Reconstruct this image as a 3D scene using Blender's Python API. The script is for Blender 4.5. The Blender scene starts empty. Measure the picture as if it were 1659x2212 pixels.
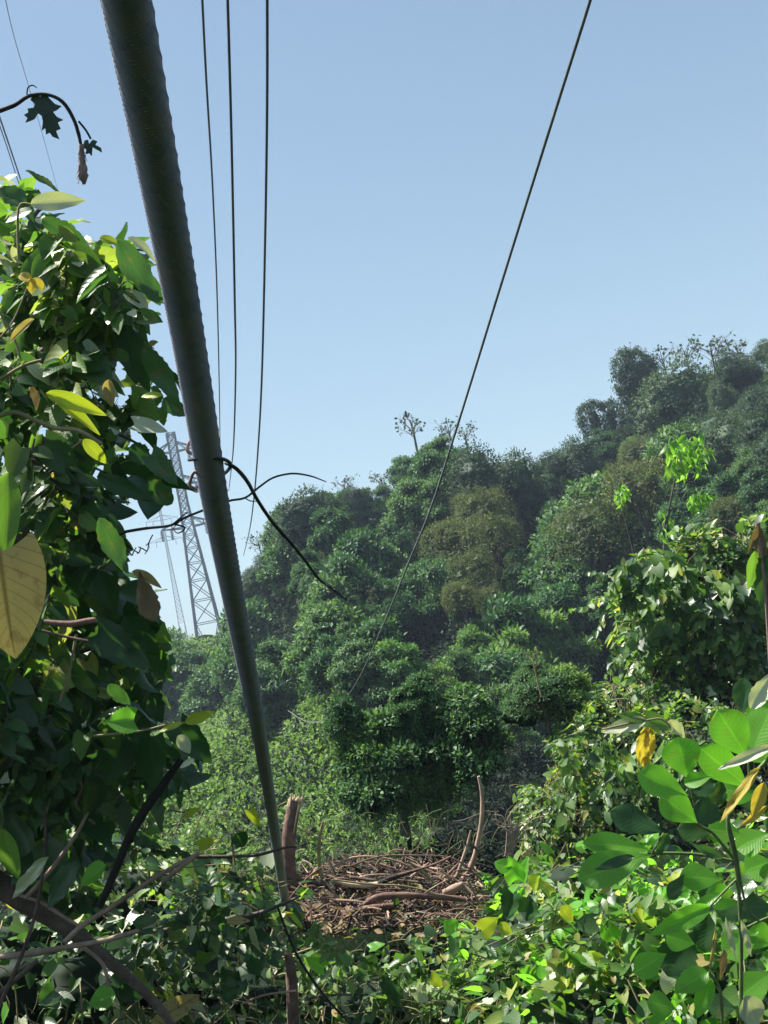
import bpy, math, random
import numpy as np
from mathutils import Vector, Matrix

random.seed(7); rng = np.random.default_rng(7)
sc = bpy.context.scene
COL = sc.collection

# ------------------------------------------------------------------ camera
W, H = 1659.0, 2212.0
FOV = math.radians(40.0)
FPX = (H / 2) / math.tan(FOV / 2)
PITCH, ROLL = math.radians(7.4), math.radians(12.0)
CAM = np.array([0.0, 0.0, 1.6])
Fw = np.array([0, math.cos(PITCH), math.sin(PITCH)])
R0 = np.array([1.0, 0, 0]); U0 = np.array([0, -math.sin(PITCH), math.cos(PITCH)])
Up = math.cos(ROLL) * U0 + math.sin(ROLL) * R0
Rt = math.cos(ROLL) * R0 - math.sin(ROLL) * U0
cam = bpy.data.cameras.new('camera'); cam.sensor_fit = 'VERTICAL'; cam.angle = FOV
cam.clip_start = 0.05; cam.clip_end = 9000
co = bpy.data.objects.new('camera', cam); COL.objects.link(co)
co.matrix_world = Matrix(((Rt[0], Up[0], -Fw[0], CAM[0]), (Rt[1], Up[1], -Fw[1], CAM[1]), (Rt[2], Up[2], -Fw[2], CAM[2]), (0, 0, 0, 1)))
sc.camera = co

# ------------------------------------------------------------------ sky, sun, exposure
SUN_AZ, SUN_EL = math.radians(-72), math.radians(61)      # azimuth from +Y, clockwise seen from above
world = bpy.data.worlds.new('World'); sc.world = world; world.use_nodes = True
wn = world.node_tree; wn.nodes.clear()
sky = wn.nodes.new('ShaderNodeTexSky'); sky.sky_type = 'NISHITA'; sky.sun_disc = False
sky.sun_elevation = SUN_EL; sky.sun_rotation = SUN_AZ
sky.altitude = 100; sky.air_density = 1.15; sky.dust_density = 1.6; sky.ozone_density = 0.7
bg = wn.nodes.new('ShaderNodeBackground'); bg.inputs['Strength'].default_value = 0.054
wo = wn.nodes.new('ShaderNodeOutputWorld')
tint = wn.nodes.new('ShaderNodeMix'); tint.data_type = 'RGBA'; tint.blend_type = 'MULTIPLY'; tint.inputs[0].default_value = 1; tint.inputs[7].default_value = (.93, 1.02, .98, 1)
wn.links.new(sky.outputs[0], tint.inputs[6]); wn.links.new(tint.outputs[2], bg.inputs['Color']); wn.links.new(bg.outputs[0], wo.inputs['Surface'])
sl = bpy.data.lights.new('sun', 'SUN'); sl.energy = 5.0; sl.angle = math.radians(0.5); sl.color = (1.0, 0.95, 0.86)
so = bpy.data.objects.new('sun', sl); COL.objects.link(so)
sd = Vector((math.sin(SUN_AZ) * math.cos(SUN_EL), math.cos(SUN_AZ) * math.cos(SUN_EL), math.sin(SUN_EL)))
so.rotation_euler = sd.to_track_quat('Z', 'Y').to_euler(); so.location = (0, 0, 60)
SUN = np.array(sd)
sc.view_settings.view_transform = 'Standard'; sc.view_settings.look = 'None'
sc.view_settings.exposure = 1.42; sc.view_settings.gamma = 1.0
sc.cycles.max_bounces = 6; sc.cycles.diffuse_bounces = 3; sc.cycles.transmission_bounces = 4
sc.cycles.volume_bounces = 0; sc.cycles.transparent_max_bounces = 6

# ------------------------------------------------------------------ helpers
def P(px, py, d):
    return CAM + d * (Fw + (px - W / 2) / FPX * Rt - (py - H / 2) / FPX * Up)
def V3(*a): return np.array(a, float)
def nrm(v):
    v = np.asarray(v, float); return v / (np.linalg.norm(v) + 1e-9)
WL = {}
def empty(name, loc, label=None, cat=None, group=None, kind=None):
    o = bpy.data.objects.new(name, None); COL.objects.link(o); o.location = Vector(loc); o.empty_display_size = .2
    WL[o.name] = np.array(loc, float)
    tag(o, label, cat, group, kind); return o
def tag(o, label=None, cat=None, group=None, kind=None):
    if label: o['label'] = label
    if cat: o['category'] = cat
    if group: o['group'] = group
    if kind: o['kind'] = kind
    return o

class MB:
    """collects vertices, faces and uvs, then links them as ONE mesh object"""
    def __init__(s): s.v = []; s.l = []; s.t = []; s.uv = []; s.m = []; s.n = 0
    def add(s, v, faces, uv=None, mat=0):
        """faces: int array (k, sides)"""
        v = np.asarray(v, float); faces = np.asarray(faces, np.int64)
        s.v.append(v); s.l.append((faces + s.n).ravel()); s.t.append(np.full(len(faces), faces.shape[1]))
        s.m.append(np.full(len(faces), mat))
        u = np.zeros((len(v), 2)) if uv is None else np.asarray(uv, float)
        s.uv.append(u[faces.ravel()]); s.n += len(v)
    def tube(s, pts, r, sides=6, mat=0, cap=True, rough=0.0, sub=1):
        pts = np.asarray(pts, float); n = len(pts)
        r = np.asarray(r, float) if np.ndim(r) else np.full(n, float(r))
        if len(r) != n: r = np.interp(np.linspace(0, 1, n), np.linspace(0, 1, len(r)), r)
        if sub > 1:
            pts, r = smooth(pts, r, sub); n = len(pts)
        tan = np.gradient(pts, axis=0); tan /= np.linalg.norm(tan, axis=1)[:, None] + 1e-9
        a = nrm(np.cross(tan[0], V3(.3, .2, .9) if abs(tan[0][2]) < .9 else V3(1, 0, 0)))
        ring = []; ang = np.linspace(0, 2 * math.pi, sides, endpoint=False)
        for i in range(n):
            a = nrm(a - tan[i] * np.dot(a, tan[i])); b = np.cross(tan[i], a)
            rr = r[i] * (1 + rough * rng.uniform(-1, 1, sides)) if rough else r[i]
            ring.append(pts[i] + (np.cos(ang) * rr)[:, None] * a + (np.sin(ang) * rr)[:, None] * b)
        v = np.concatenate(ring); f = []
        i0 = np.arange(n - 1)[:, None] * sides; j = np.arange(sides)[None]
        j2 = (j + 1) % sides
        f = np.stack([i0 + j, i0 + j2, i0 + sides + j2, i0 + sides + j], -1).reshape(-1, 4)
        L = np.concatenate([[0], np.cumsum(np.linalg.norm(np.diff(pts, axis=0), axis=1))])
        uv = np.stack([np.repeat(L, sides), np.tile(np.arange(sides) / sides, n)], 1)
        s.add(v, f, uv, mat)
        if cap:
            s.add(ring[0][::-1], np.arange(sides)[None], None, mat); s.add(ring[-1], np.arange(sides)[None], None, mat)
    def box(s, c, ax, mat=0):
        """c centre, ax 3 half-axis vectors"""
        c = np.asarray(c, float); v = []
        for sx in (-1, 1):
            for sy in (-1, 1):
                for sz in (-1, 1): v.append(c + sx * ax[0] + sy * ax[1] + sz * ax[2])
        s.add(v, [[0, 1, 3, 2], [4, 6, 7, 5], [0, 4, 5, 1], [2, 3, 7, 6], [0, 2, 6, 4], [1, 5, 7, 3]], None, mat)
    def bar(s, a, b, r, mat=0, sides=4): s.tube([a, b], r, sides, mat, cap=False)
    def build(s, name, mats, parent=None, origin=None, smooth_=True):
        if not isinstance(mats, (list, tuple)): mats = [mats]
        v = np.concatenate(s.v) if s.v else np.zeros((0, 3))
        if parent is not None: org = WL[parent.name]
        elif origin is not None: org = np.array(origin, float)
        else: org = V3(v[:, 0].mean(), v[:, 1].mean(), v[:, 2].min())
        v = v - org
        me = bpy.data.meshes.new(name)
        t = np.concatenate(s.t); l = np.concatenate(s.l)
        me.vertices.add(len(v)); me.vertices.foreach_set('co', v.astype(np.float32).ravel())
        me.loops.add(len(l)); me.loops.foreach_set('vertex_index', l.astype(np.int32))
        me.polygons.add(len(t)); st = np.concatenate([[0], np.cumsum(t)[:-1]])
        me.polygons.foreach_set('loop_start', st.astype(np.int32))
        me.polygons.foreach_set('material_index', np.concatenate(s.m).astype(np.int32))
        me.polygons.foreach_set('use_smooth', np.full(len(t), smooth_))
        ul = me.uv_layers.new(name='UVMap'); ul.data.foreach_set('uv', np.concatenate(s.uv).astype(np.float32).ravel())
        for m in mats: me.materials.append(m)
        me.update(calc_edges=True)
        o = bpy.data.objects.new(name, me); COL.objects.link(o)
        if parent is not None: o.parent = parent; WL[o.name] = org
        else: o.location = Vector(org); WL[o.name] = org
        return o

def smooth(pts, r, k):
    n = len(pts); t = np.linspace(0, n - 1, (n - 1) * k + 1)
    out = []; rr = np.interp(t, np.arange(n), r)
    for x in t:
        i = min(int(x), n - 2); u = x - i
        p0 = pts[max(i - 1, 0)]; p1 = pts[i]; p2 = pts[i + 1]; p3 = pts[min(i + 2, n - 1)]
        out.append(.5 * ((2 * p1) + (-p0 + p2) * u + (2 * p0 - 5 * p1 + 4 * p2 - p3) * u * u + (-p0 + 3 * p1 - 3 * p2 + p3) * u ** 3))
    return np.array(out), rr
def PX(lst, d=None, d2=None):
    """list of (px,py[,depth]) to world points; 1/depth interpolates between d and d2"""
    n = len(lst); out = []
    for i, q in enumerate(lst):
        if len(q) > 2: dd = q[2]
        elif d2 is None: dd = d
        else: t = i / max(n - 1, 1); dd = 1 / ((1 - t) / d + t / d2)
        out.append(P(q[0], q[1], dd))
    return np.array(out)

# ------------------------------------------------------------------ materials
def mat(name):
    m = bpy.data.materials.new(name); m.use_nodes = True; nt = m.node_tree; nt.nodes.clear()
    return m, nt, nt.nodes.new('ShaderNodeOutputMaterial')
def N(nt, t, **kw):
    n = nt.nodes.new(t)
    for k, v in kw.items(): setattr(n, k, v)
    return n
def ramp(nt, stops):
    r = N(nt, 'ShaderNodeValToRGB'); e = r.color_ramp.elements
    while len(e) < len(stops): e.new(.5)
    for i, (p, c) in enumerate(stops): e[i].position = p; e[i].color = (*c, 1)
    return r
def math_(nt, op, a, b=None, c=None):
    n = N(nt, 'ShaderNodeMath', operation=op)
    for i, x in enumerate((a, b, c)):
        if x is None: continue
        if isinstance(x, (int, float)): n.inputs[i].default_value = x
        else: nt.links.new(x, n.inputs[i])
    return n.outputs[0]
def mixc(nt, f, a, b, mode='MIX'):
    n = N(nt, 'ShaderNodeMix', data_type='RGBA', blend_type=mode)
    for s, x in ((0, f), (6, a), (7, b)):
        if isinstance(x, (int, float)): n.inputs[s].default_value = x
        elif isinstance(x, tuple): n.inputs[s].default_value = (*x, 1)
        else: nt.links.new(x, n.inputs[s])
    return n.outputs[2]
def leafmat(name, stops, tgain=2.2, tfac=.38, rough=.42, vein=0.0, objvar=.0, spots=0.0, veinn=9, vc=(1.7, 1.55, 1.7), spec=.4):
    m, nt, out = mat(name); L = nt.links.new
    geo = N(nt, 'ShaderNodeNewGeometry')
    r = ramp(nt, stops); L(geo.outputs['Random Per Island'], r.inputs[0]); c = r.outputs[0]
    tc = N(nt, 'ShaderNodeTexCoord')
    if objvar:
        oi = N(nt, 'ShaderNodeObjectInfo')
        v = math_(nt, 'MULTIPLY_ADD', oi.outputs['Random'], objvar, 1 - objvar * .5)
        h = N(nt, 'ShaderNodeHueSaturation'); L(c, h.inputs['Color']); L(v, h.inputs['Value'])
        L(math_(nt, 'MULTIPLY_ADD', oi.outputs['Random'], -.05, .525), h.inputs['Hue']); c = h.outputs[0]
    if spots:
        no = N(nt, 'ShaderNodeTexNoise'); no.inputs['Scale'].default_value = 26; no.inputs['Detail'].default_value = 5
        L(tc.outputs['Object'], no.inputs['Vector'])
        rr = ramp(nt, [(.56, (0, 0, 0)), (.68, (1, 1, 1))]); L(no.outputs[0], rr.inputs[0])
        c = mixc(nt, math_(nt, 'MULTIPLY', rr.outputs[0], spots), c, (.16, .09, .03))
    bump = None
    if vein:
        sx = N(nt, 'ShaderNodeSeparateXYZ'); L(tc.outputs['UV'], sx.inputs[0])
        a = math_(nt, 'ABSOLUTE', math_(nt, 'MULTIPLY_ADD', sx.outputs[1], 2.0, -1.0))
        u = math_(nt, 'FRACT', math_(nt, 'MULTIPLY_ADD', a, -2.4, math_(nt, 'MULTIPLY_ADD', sx.outputs[0], veinn, 4.0)))
        d = math_(nt, 'ABSOLUTE', math_(nt, 'SUBTRACT', u, .5))          # .5 at a side vein
        lat = math_(nt, 'SMOOTH_MAX', math_(nt, 'MULTIPLY_ADD', d, 9.0, -3.8), 0.0, .1)
        mid = math_(nt, 'SMOOTH_MAX', math_(nt, 'MULTIPLY_ADD', a, -14.0, 1.2), 0.0, .1)
        vm = math_(nt, 'MINIMUM', math_(nt, 'MAXIMUM', lat, mid), 1.0)
        c2 = mixc(nt, 1.0, c, vc, 'MULTIPLY')
        c = mixc(nt, math_(nt, 'MULTIPLY', vm, vein), c, c2)
        bp = N(nt, 'ShaderNodeBump'); bp.inputs['Strength'].default_value = .3; bp.inputs['Distance'].default_value = .0025
        L(math_(nt, 'MULTIPLY', d, -1.0), bp.inputs['Height']); bump = bp.outputs[0]
    p = N(nt, 'ShaderNodeBsdfPrincipled'); p.inputs['Roughness'].default_value = rough
    p.inputs['Specular IOR Level'].default_value = spec; L(c, p.inputs['Base Color'])
    t = N(nt, 'ShaderNodeBsdfTranslucent')
    tcx = mixc(nt, 1.0, c, (tgain * 1.05, tgain * 1.1, tgain * .45), 'MULTIPLY'); L(tcx, t.inputs['Color'])
    if bump: L(bump, p.inputs['Normal'])
    ms = N(nt, 'ShaderNodeMixShader'); ms.inputs[0].default_value = tfac
    L(p.outputs[0], ms.inputs[1]); L(t.outputs[0], ms.inputs[2]); L(ms.outputs[0], out.inputs[0])
    return m
def surfmat(name, stops, scale=8, rough=.8, bump=.4, stretch=(1, 1, 1), detail=6, metal=0, coord='Object', dist=.01, spec=.3):
    m, nt, out = mat(name); L = nt.links.new
    tc = N(nt, 'ShaderNodeTexCoord'); mp = N(nt, 'ShaderNodeMapping'); mp.inputs['Scale'].default_value = stretch
    L(tc.outputs[coord], mp.inputs[0])
    no = N(nt, 'ShaderNodeTexNoise'); no.inputs['Scale'].default_value = scale; no.inputs['Detail'].default_value = detail
    no.inputs['Roughness'].default_value = .65
    L(mp.outputs[0], no.inputs['Vector']); r = ramp(nt, stops); L(no.outputs[0], r.inputs[0])
    p = N(nt, 'ShaderNodeBsdfPrincipled'); p.inputs['Roughness'].default_value = rough; p.inputs['Metallic'].default_value = metal
    p.inputs['Specular IOR Level'].default_value = spec
    L(r.outputs[0], p.inputs['Base Color'])
    b = N(nt, 'ShaderNodeBump'); b.inputs['Strength'].default_value = bump; b.inputs['Distance'].default_value = dist
    L(no.outputs[0], b.inputs['Height']); L(b.outputs[0], p.inputs['Normal']); L(p.outputs[0], out.inputs[0])
    return m

M = {}
M['hill'] = leafmat('hill_leaf', [(0, (.04, .095, .042)), (.5, (.065, .145, .06)), (.85, (.10, .20, .08)), (1, (.15, .24, .12))], 1.4, .28, .5, objvar=.45, spec=.15)
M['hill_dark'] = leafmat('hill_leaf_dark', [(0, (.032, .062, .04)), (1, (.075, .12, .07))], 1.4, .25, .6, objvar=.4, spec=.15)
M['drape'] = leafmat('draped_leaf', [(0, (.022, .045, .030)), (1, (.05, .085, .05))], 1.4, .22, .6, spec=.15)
M['thicket'] = leafmat('shade_leaf', [(0, (.010, .022, .013)), (1, (.022, .04, .022))], 1.3, .2, .7, spec=.15)  # near-black green, shade of hollows and crown interiors put into the colour
M['hill_brown'] = leafmat('hill_leaf_olive', [(0, (.05, .085, .03)), (.6, (.075, .105, .045)), (1, (.12, .125, .06))], 1.5, .3, .6, objvar=.3, spec=.15)
M['hill_bright'] = leafmat('hill_leaf_bright', [(0, (.065, .145, .05)), (.6, (.11, .205, .07)), (1, (.16, .24, .09))], 1.8, .35, .5, objvar=.25, spec=.15)
M['sapling'] = leafmat('sapling_leaf', [(0, (.07, .19, .035)), (1, (.17, .30, .06))], 2.2, .5, .4)
M['carpet'] = leafmat('creeper_leaf', [(0, (.07, .145, .04)), (.5, (.12, .22, .058)), (1, (.2, .28, .09))], 1.7, .3, .6, spec=.2)
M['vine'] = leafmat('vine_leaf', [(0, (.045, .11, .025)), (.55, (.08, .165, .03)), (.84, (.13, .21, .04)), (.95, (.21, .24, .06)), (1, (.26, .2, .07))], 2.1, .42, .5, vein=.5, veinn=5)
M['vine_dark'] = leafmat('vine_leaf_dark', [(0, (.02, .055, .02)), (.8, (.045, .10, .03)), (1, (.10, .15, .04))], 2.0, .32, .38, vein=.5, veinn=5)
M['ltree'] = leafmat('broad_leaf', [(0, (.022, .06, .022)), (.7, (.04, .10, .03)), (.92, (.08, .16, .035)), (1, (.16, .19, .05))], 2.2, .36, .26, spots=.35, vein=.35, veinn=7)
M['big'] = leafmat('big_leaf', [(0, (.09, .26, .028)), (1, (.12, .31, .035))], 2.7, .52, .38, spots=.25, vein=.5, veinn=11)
M['bigdark'] = leafmat('big_leaf_shade', [(0, (.018, .06, .018)), (1, (.03, .085, .022))], 1.8, .25, .4, vein=.25, veinn=11)  # dark copy of the big leaf, paints leaves that lie in shade
M['yellow'] = leafmat('yellow_leaf', [(0, (.42, .30, .05)), (1, (.50, .40, .08))], 1.2, .4, .5, vein=.4, spots=.7, veinn=8)
M['lime'] = leafmat('lime_leaf', [(0, (.28, .36, .03)), (1, (.36, .42, .04))], 1.4, .4, .4, vein=.5, veinn=9)
M['tan'] = leafmat('tan_leaf', [(0, (.32, .25, .11)), (1, (.42, .33, .15))], 1.2, .4, .6, vein=.9, spots=.5, veinn=9, vc=(.4, .36, .3))
M['pale'] = leafmat('pale_glint_leaf', [(0, (.40, .46, .30)), (1, (.58, .60, .44))], 1.0, .3, .35, vein=.4, veinn=8)  # pale leaves, and the white sun glints painted on the left tree
M['deadleaf'] = leafmat('dead_leaf', [(0, (.12, .08, .045)), (1, (.28, .21, .13))], 1.0, .2, .8, vein=.3, spots=.5)
M['silh'] = leafmat('twig_leaf', [(0, (.03, .06, .04)), (1, (.045, .08, .05))], 1.5, .25, .5)
M['pole'] = surfmat('pole_coating', [(.3, (.17, .185, .25)), (.5, (.24, .245, .29)), (.62, (.27, .245, .25)), (.74, (.36, .32, .30))], 22, .6, .2, (1, 1, 1), dist=.002)
M['bark'] = surfmat('bark', [(.3, (.05, .035, .028)), (.55, (.12, .085, .065)), (.75, (.21, .16, .13))], 14, .9, .8, (1, 1, 1), coord='Object')
M['barkred'] = surfmat('reddish_bark', [(.3, (.08, .045, .037)), (.55, (.17, .10, .08)), (.78, (.28, .18, .14))], 16, .85, .8)
M['stick'] = surfmat('dry_stick', [(.3, (.17, .12, .085)), (.55, (.34, .24, .18)), (.78, (.50, .39, .30))], 12, .85, .6)
M['straw'] = surfmat('dry_vine', [(.3, (.14, .12, .06)), (.6, (.25, .22, .11)), (.78, (.35, .30, .17))], 6, .85, .4)
M['darkstick'] = surfmat('dark_stick', [(.3, (.010, .009, .008)), (.7, (.035, .028, .024))], 12, .8, .5)
M['cutwood'] = surfmat('cut_wood', [(.3, (.38, .28, .17)), (.7, (.62, .50, .34))], 30, .8, .4)
M['grey'] = surfmat('grey_branch', [(.3, (.05, .045, .04)), (.55, (.11, .095, .08)), (.78, (.18, .16, .13))], 10, .9, .8)
M['tendril'] = surfmat('tendril_skin', [(.3, (.012, .012, .016)), (.7, (.035, .028, .03))], 20, .5, .3)
M['pink'] = surfmat('tendril_tip', [(.3, (.16, .10, .09)), (.7, (.30, .2, .17))], 30, .6, .3)
M['greenstem'] = surfmat('green_stem', [(.3, (.06, .10, .03)), (.7, (.14, .19, .06))], 20, .6, .3)
M['wire'] = surfmat('wire_sheath', [(.3, (.02, .025, .03)), (.7, (.05, .055, .06))], 3, .45, .1)
M['rope'] = surfmat('rope', [(.3, (.10, .11, .11)), (.7, (.2, .21, .2))], 6, .5, .2)
M['steel'] = surfmat('galvanised_steel', [(.3, (.008, .012, .014)), (.7, (.010, .012, .014))], 2, .9, .1, spec=0.0)
M['soil'] = surfmat('hill_soil', [(.3, (.004, .008, .004)), (.55, (.009, .016, .007)), (.75, (.018, .024, .011))], .8, .95, .6, coord='Object', dist=.2, spec=0.0)
M['litter'] = surfmat('litter', [(.3, (.02, .016, .01)), (.55, (.05, .04, .024)), (.75, (.09, .075, .045))], 9, .95, .8, coord='Object', dist=.03)

# ------------------------------------------------------------------ terrain
RIDGE = [(-400, 1560, 230), (0, 1470, 190), (200, 1420, 170), (350, 1412, 140), (470, 1398, 125), (520, 1370, 100), (560, 1300, 92), (610, 1200, 90), (700, 1130, 90), (850, 1100, 92),
         (880, 1030, 92), (960, 1000, 94), (1060, 1030, 97), (1170, 1040, 100), (1250, 1010, 103), (1320, 940, 104), (1430, 890, 104), (1520, 830, 103), (1659, 790, 100), (1900, 760, 98)]
_rp = np.array([P(a, b, d) for a, b, d in RIDGE])
R_az = np.arctan2(_rp[:, 0], _rp[:, 1]); R_r = np.hypot(_rp[:, 0], _rp[:, 1]); R_z = _rp[:, 2]
def bumps(x, y):
    return (1.1 * np.sin(x * .21 + 1.3) * np.cos(y * .17 + .4) + .7 * np.sin(x * .43 - y * .29 + 2) + .35 * np.sin(x * .9 + y * .7) + .25 * np.cos(y * 1.1 - x * .6))
def ter(x, y):
    x = np.asarray(x, float); y = np.asarray(y, float)
    az = np.arctan2(x, y); r = np.hypot(x, y)
    rr = np.interp(az, R_az, R_r); zr = np.interp(az, R_az, R_z)
    back = np.clip((np.abs(az) - 1.0) / 1.0, 0, 1); zr = zr * (1 - back)
    near = np.clip((r - 11.5) / 8.5, 0, 1); near = near * near * (3 - 2 * near)
    k = np.clip((az + .01) / .06, 0, 1) * np.clip((.16 - az) / .05, 0, 1)
    zv = -(3.0 + 1.3 * k) * near * (1 - back); r0 = 23 + 11 * k
    t = np.clip((r - r0) / (rr - r0), 0, 1); t2 = t ** (1.15 - .3 * k)
    z = zv + (zr - zv) * t2
    z = z - np.clip(r - rr, 0, 700) * .02
    amp = np.clip((r - 20) / 20, 0, 1) * .9
    z = z + amp * bumps(x, y) + (1 - amp) * .05 * np.sin(x * 2.1) * np.cos(y * 1.7)
    return z
def build_ground():
    az = np.concatenate([np.linspace(-math.pi, -.55, 30, endpoint=False), np.linspace(-.55, .55, 240, endpoint=False), np.linspace(.55, math.pi, 30, endpoint=False)])
    r = np.concatenate([[.3], np.linspace(1, 24, 40), np.linspace(25, 150, 150), np.geomspace(158, 1100, 20)])
    A, Rr = np.meshgrid(az, r); x = Rr * np.sin(A); y = Rr * np.cos(A)
    v = np.stack([x, y, ter(x, y)], -1).reshape(-1, 3)
    na, nr = len(az), len(r); i = np.arange(nr - 1)[:, None] * na; j = np.arange(na)[None]; j2 = (j + 1) % na
    f = np.stack([i + j, i + na + j, i + na + j2, i + j2], -1).reshape(-1, 4)[:, ::-1]
    mb = MB(); mb.add(v, f); mb.add(v[:na], np.arange(na)[None])
    o = mb.build('hillside_ground', M['soil'], origin=(0, 0, 0)); tag(o, kind='structure')
build_ground()
def hit(px, py, h=0.0, d0=13.0, d1=400.0):
    """first point along the view ray that is h above the terrain"""
    d = np.geomspace(d0, d1, 900)
    p = CAM + d[:, None] * (Fw + (px - W / 2) / FPX * Rt - (py - H / 2) / FPX * Up)
    g = p[:, 2] - ter(p[:, 0], p[:, 1]) - h
    k = np.where(g < 0)[0]
    if len(k) == 0: return None
    return p[k[0]], d[k[0]]

# ------------------------------------------------------------------ leaves
def leaf_tmpl(kind='ovate', nu=6, nv=2, wr=.55, bend=.25, fold=.25, ripple=0.0, teeth=0.0):
    """unit-length leaf along +x, width wr, normal +z; returns verts, quads, uv"""
    u = np.linspace(0, 1, nu + 1); v = np.linspace(-1, 1, 2 * nv + 1)
    if kind == 'ovate': w = np.sin(math.pi * u ** .75) ** .8
    elif kind == 'obovate': w = np.sin(math.pi * u ** 1.7) ** .62 * .9 + .1 * np.sin(math.pi * u)
    elif kind == 'heart': w = np.sin(math.pi * (.16 + .84 * u) ** .72) ** .8
    elif kind == 'round': w = np.sqrt(np.clip(1 - (2 * u - 1) ** 2, 0, 1))
    else: w = np.sin(math.pi * u ** .85) ** 1.0
    w = np.clip(w, 0.02, 1)
    if ripple >= .05: w = w * (1 + .13 * rng.uniform(-1, 1, nu + 1) * np.minimum(1, 4 * u * (1 - u)))
    if teeth: w = w * (1 + teeth * np.where(np.arange(nu + 1) % 2, 1, -1))
    U, Vv = np.meshgrid(u, v, indexing='ij'); Wd = w[:, None] * wr / 2
    ang = bend * U
    x = np.where(bend == 0, U, np.sin(ang) / (bend + 1e-9)); zc = -(1 - np.cos(ang)) / (bend + 1e-9)
    if kind == 'heart': x = x - .16 * np.abs(Vv) ** 1.5 * (1 - U) ** 3
    y = Vv * Wd * math.cos(fold); z = zc + np.abs(Vv) * Wd * math.sin(fold)
    if ripple: z = z + ripple * np.sin(U * 11 + Vv * 2) * Vv * np.abs(Vv) * .5 + ripple * .5 * np.sin(U * 7 + 1)
    vts = np.stack([x, y, z], -1).reshape(-1, 3)
    m = 2 * nv + 1; i = np.arange(nu)[:, None] * m; j = np.arange(m - 1)[None]
    f = np.stack([i + j, i + m + j, i + m + j + 1, i + j + 1], -1).reshape(-1, 4)
    uv = np.stack([U, (Vv + 1) / 2], -1).reshape(-1, 2)
    return vts, f, uv
def frame(dirv, n):
    X = nrm(dirv); Z = n - X * np.dot(n, X); Z = nrm(Z); Y = np.cross(Z, X); return np.stack([X, Y, Z], 0)
def put(mb, T, base, dirv, n, L, mat=0, wmul=1.0):
    v, f, uv = T; Fm = frame(dirv, n); s = np.array([L, L * wmul, L])
    mb.add(base + (v * s) @ Fm, f, uv, mat)
def rnd(): return nrm(rng.normal(size=3))
SMALL = [leaf_tmpl('ovate', 2, 1, .55, b, fo) for b, fo in ((.3, .3), (.7, .5), (.1, .1))]
VINE = [leaf_tmpl('heart', 5, 1, .85, b, fo, .03) for b, fo in ((.3, .25), (.7, .45), (.5, .1), (.2, .6))] + [leaf_tmpl('ovate', 5, 1, .6, .4, .3, .03)]
BROAD = [leaf_tmpl(kd, 12, 2, ww, b, fo, .07, t) for kd, ww, b, fo, t in (('ovate', .58, .4, .3, .05), ('heart', .8, 1.1, .5, .08), ('ovate', .5, .6, .15, .09), ('ovate', .66, .3, .6, 0), ('heart', .7, 1.5, .35, .1), ('lance', .4, .7, .3, .1))]
LANCE = [leaf_tmpl('lance', 5, 1, .28, b, .4) for b in (.5, .9)]

# tufts: small sprays of leaves, used as the building unit of far foliage
def tuft(n=14, leaf=.2, spread=.35, T=SMALL, droop=.2):
    mb = MB()
    for k in range(n):
        a = rng.uniform(0, 2 * math.pi); e = rng.uniform(-.1, 1.2)
        d = V3(math.cos(a) * math.cos(e), math.sin(a) * math.cos(e), math.sin(e))
        b = d * spread * rng.uniform(.2, 1) + V3(0, 0, -.1 * spread)
        dd = nrm(d + V3(0, 0, -droop) + rng.normal(size=3) * .45)
        put(mb, T[rng.integers(len(T))], b, dd, nrm(V3(0, 0, 1) + d * .5 + rng.normal(size=3) * .35), leaf * rng.uniform(.7, 1.25), 0, rng.uniform(.8, 1.2))
    return np.concatenate(mb.v), np.concatenate(mb.l).reshape(-1, 4), None
TUFTS = [tuft(12, .25, .36) for _ in range(8)]
FINE = [tuft(18, .13, .35) for _ in range(6)]
DROOP = [tuft(12, .26, .3, LANCE, .9) for _ in range(5)]
def put_tuft(mb, T, p, n, s, mat=0, up=.55):
    Z = nrm(nrm(n) * (1 - up) + V3(0, 0, 1) * up + rng.normal(size=3) * .15)
    X = nrm(np.cross(Z, rnd())); Y = np.cross(Z, X)
    mb.add(p + (T[0] * s) @ np.stack([X, Y, Z], 0), T[1], None, mat)
def ico(sub=2):
    import bmesh
    b = bmesh.new(); bmesh.ops.create_icosphere(b, subdivisions=sub, radius=1); 
    v = np.array([x.co[:] for x in b.verts]); f = np.array([[q.index for q in x.verts] for x in b.faces]); b.free(); return v, f
ICO = ico(2); ICO3 = ico(3)
def hull(mb, c, r, mat=0, k=.8):
    v, f = ICO3; ph = rng.uniform(0, 6, 3)
    d = 1 + .16 * np.sin(v[:, 0] * 5 + ph[0]) * np.cos(v[:, 1] * 4 + ph[1]) + .12 * np.sin(v[:, 2] * 7 + ph[2]) + rng.uniform(-.07, .07, len(v))
    mb.add(c + v * d[:, None] * np.asarray(r) * k, f, None, mat)
def surf_pts(blobs, n, zmin=-.45, towards=None):
    """points on the outside of a union of ellipsoids (centre, radii)"""
    out = []; w = np.array([r[0] * r[1] + r[1] * r[2] for c, r in blobs]); w = w / w.sum()
    while len(out) < n:
        k = rng.choice(len(blobs), p=w); c, r = blobs[k]; d = rnd()
        if d[2] < zmin: continue
        if towards is not None and np.dot(d, towards) < -.45: continue
        p = c + d * r
        if any(i != k and (((p - c2) / r2) ** 2).sum() < .85 for i, (c2, r2) in enumerate(blobs)): continue
        out.append((p, nrm(d / r)))
    return out

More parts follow.
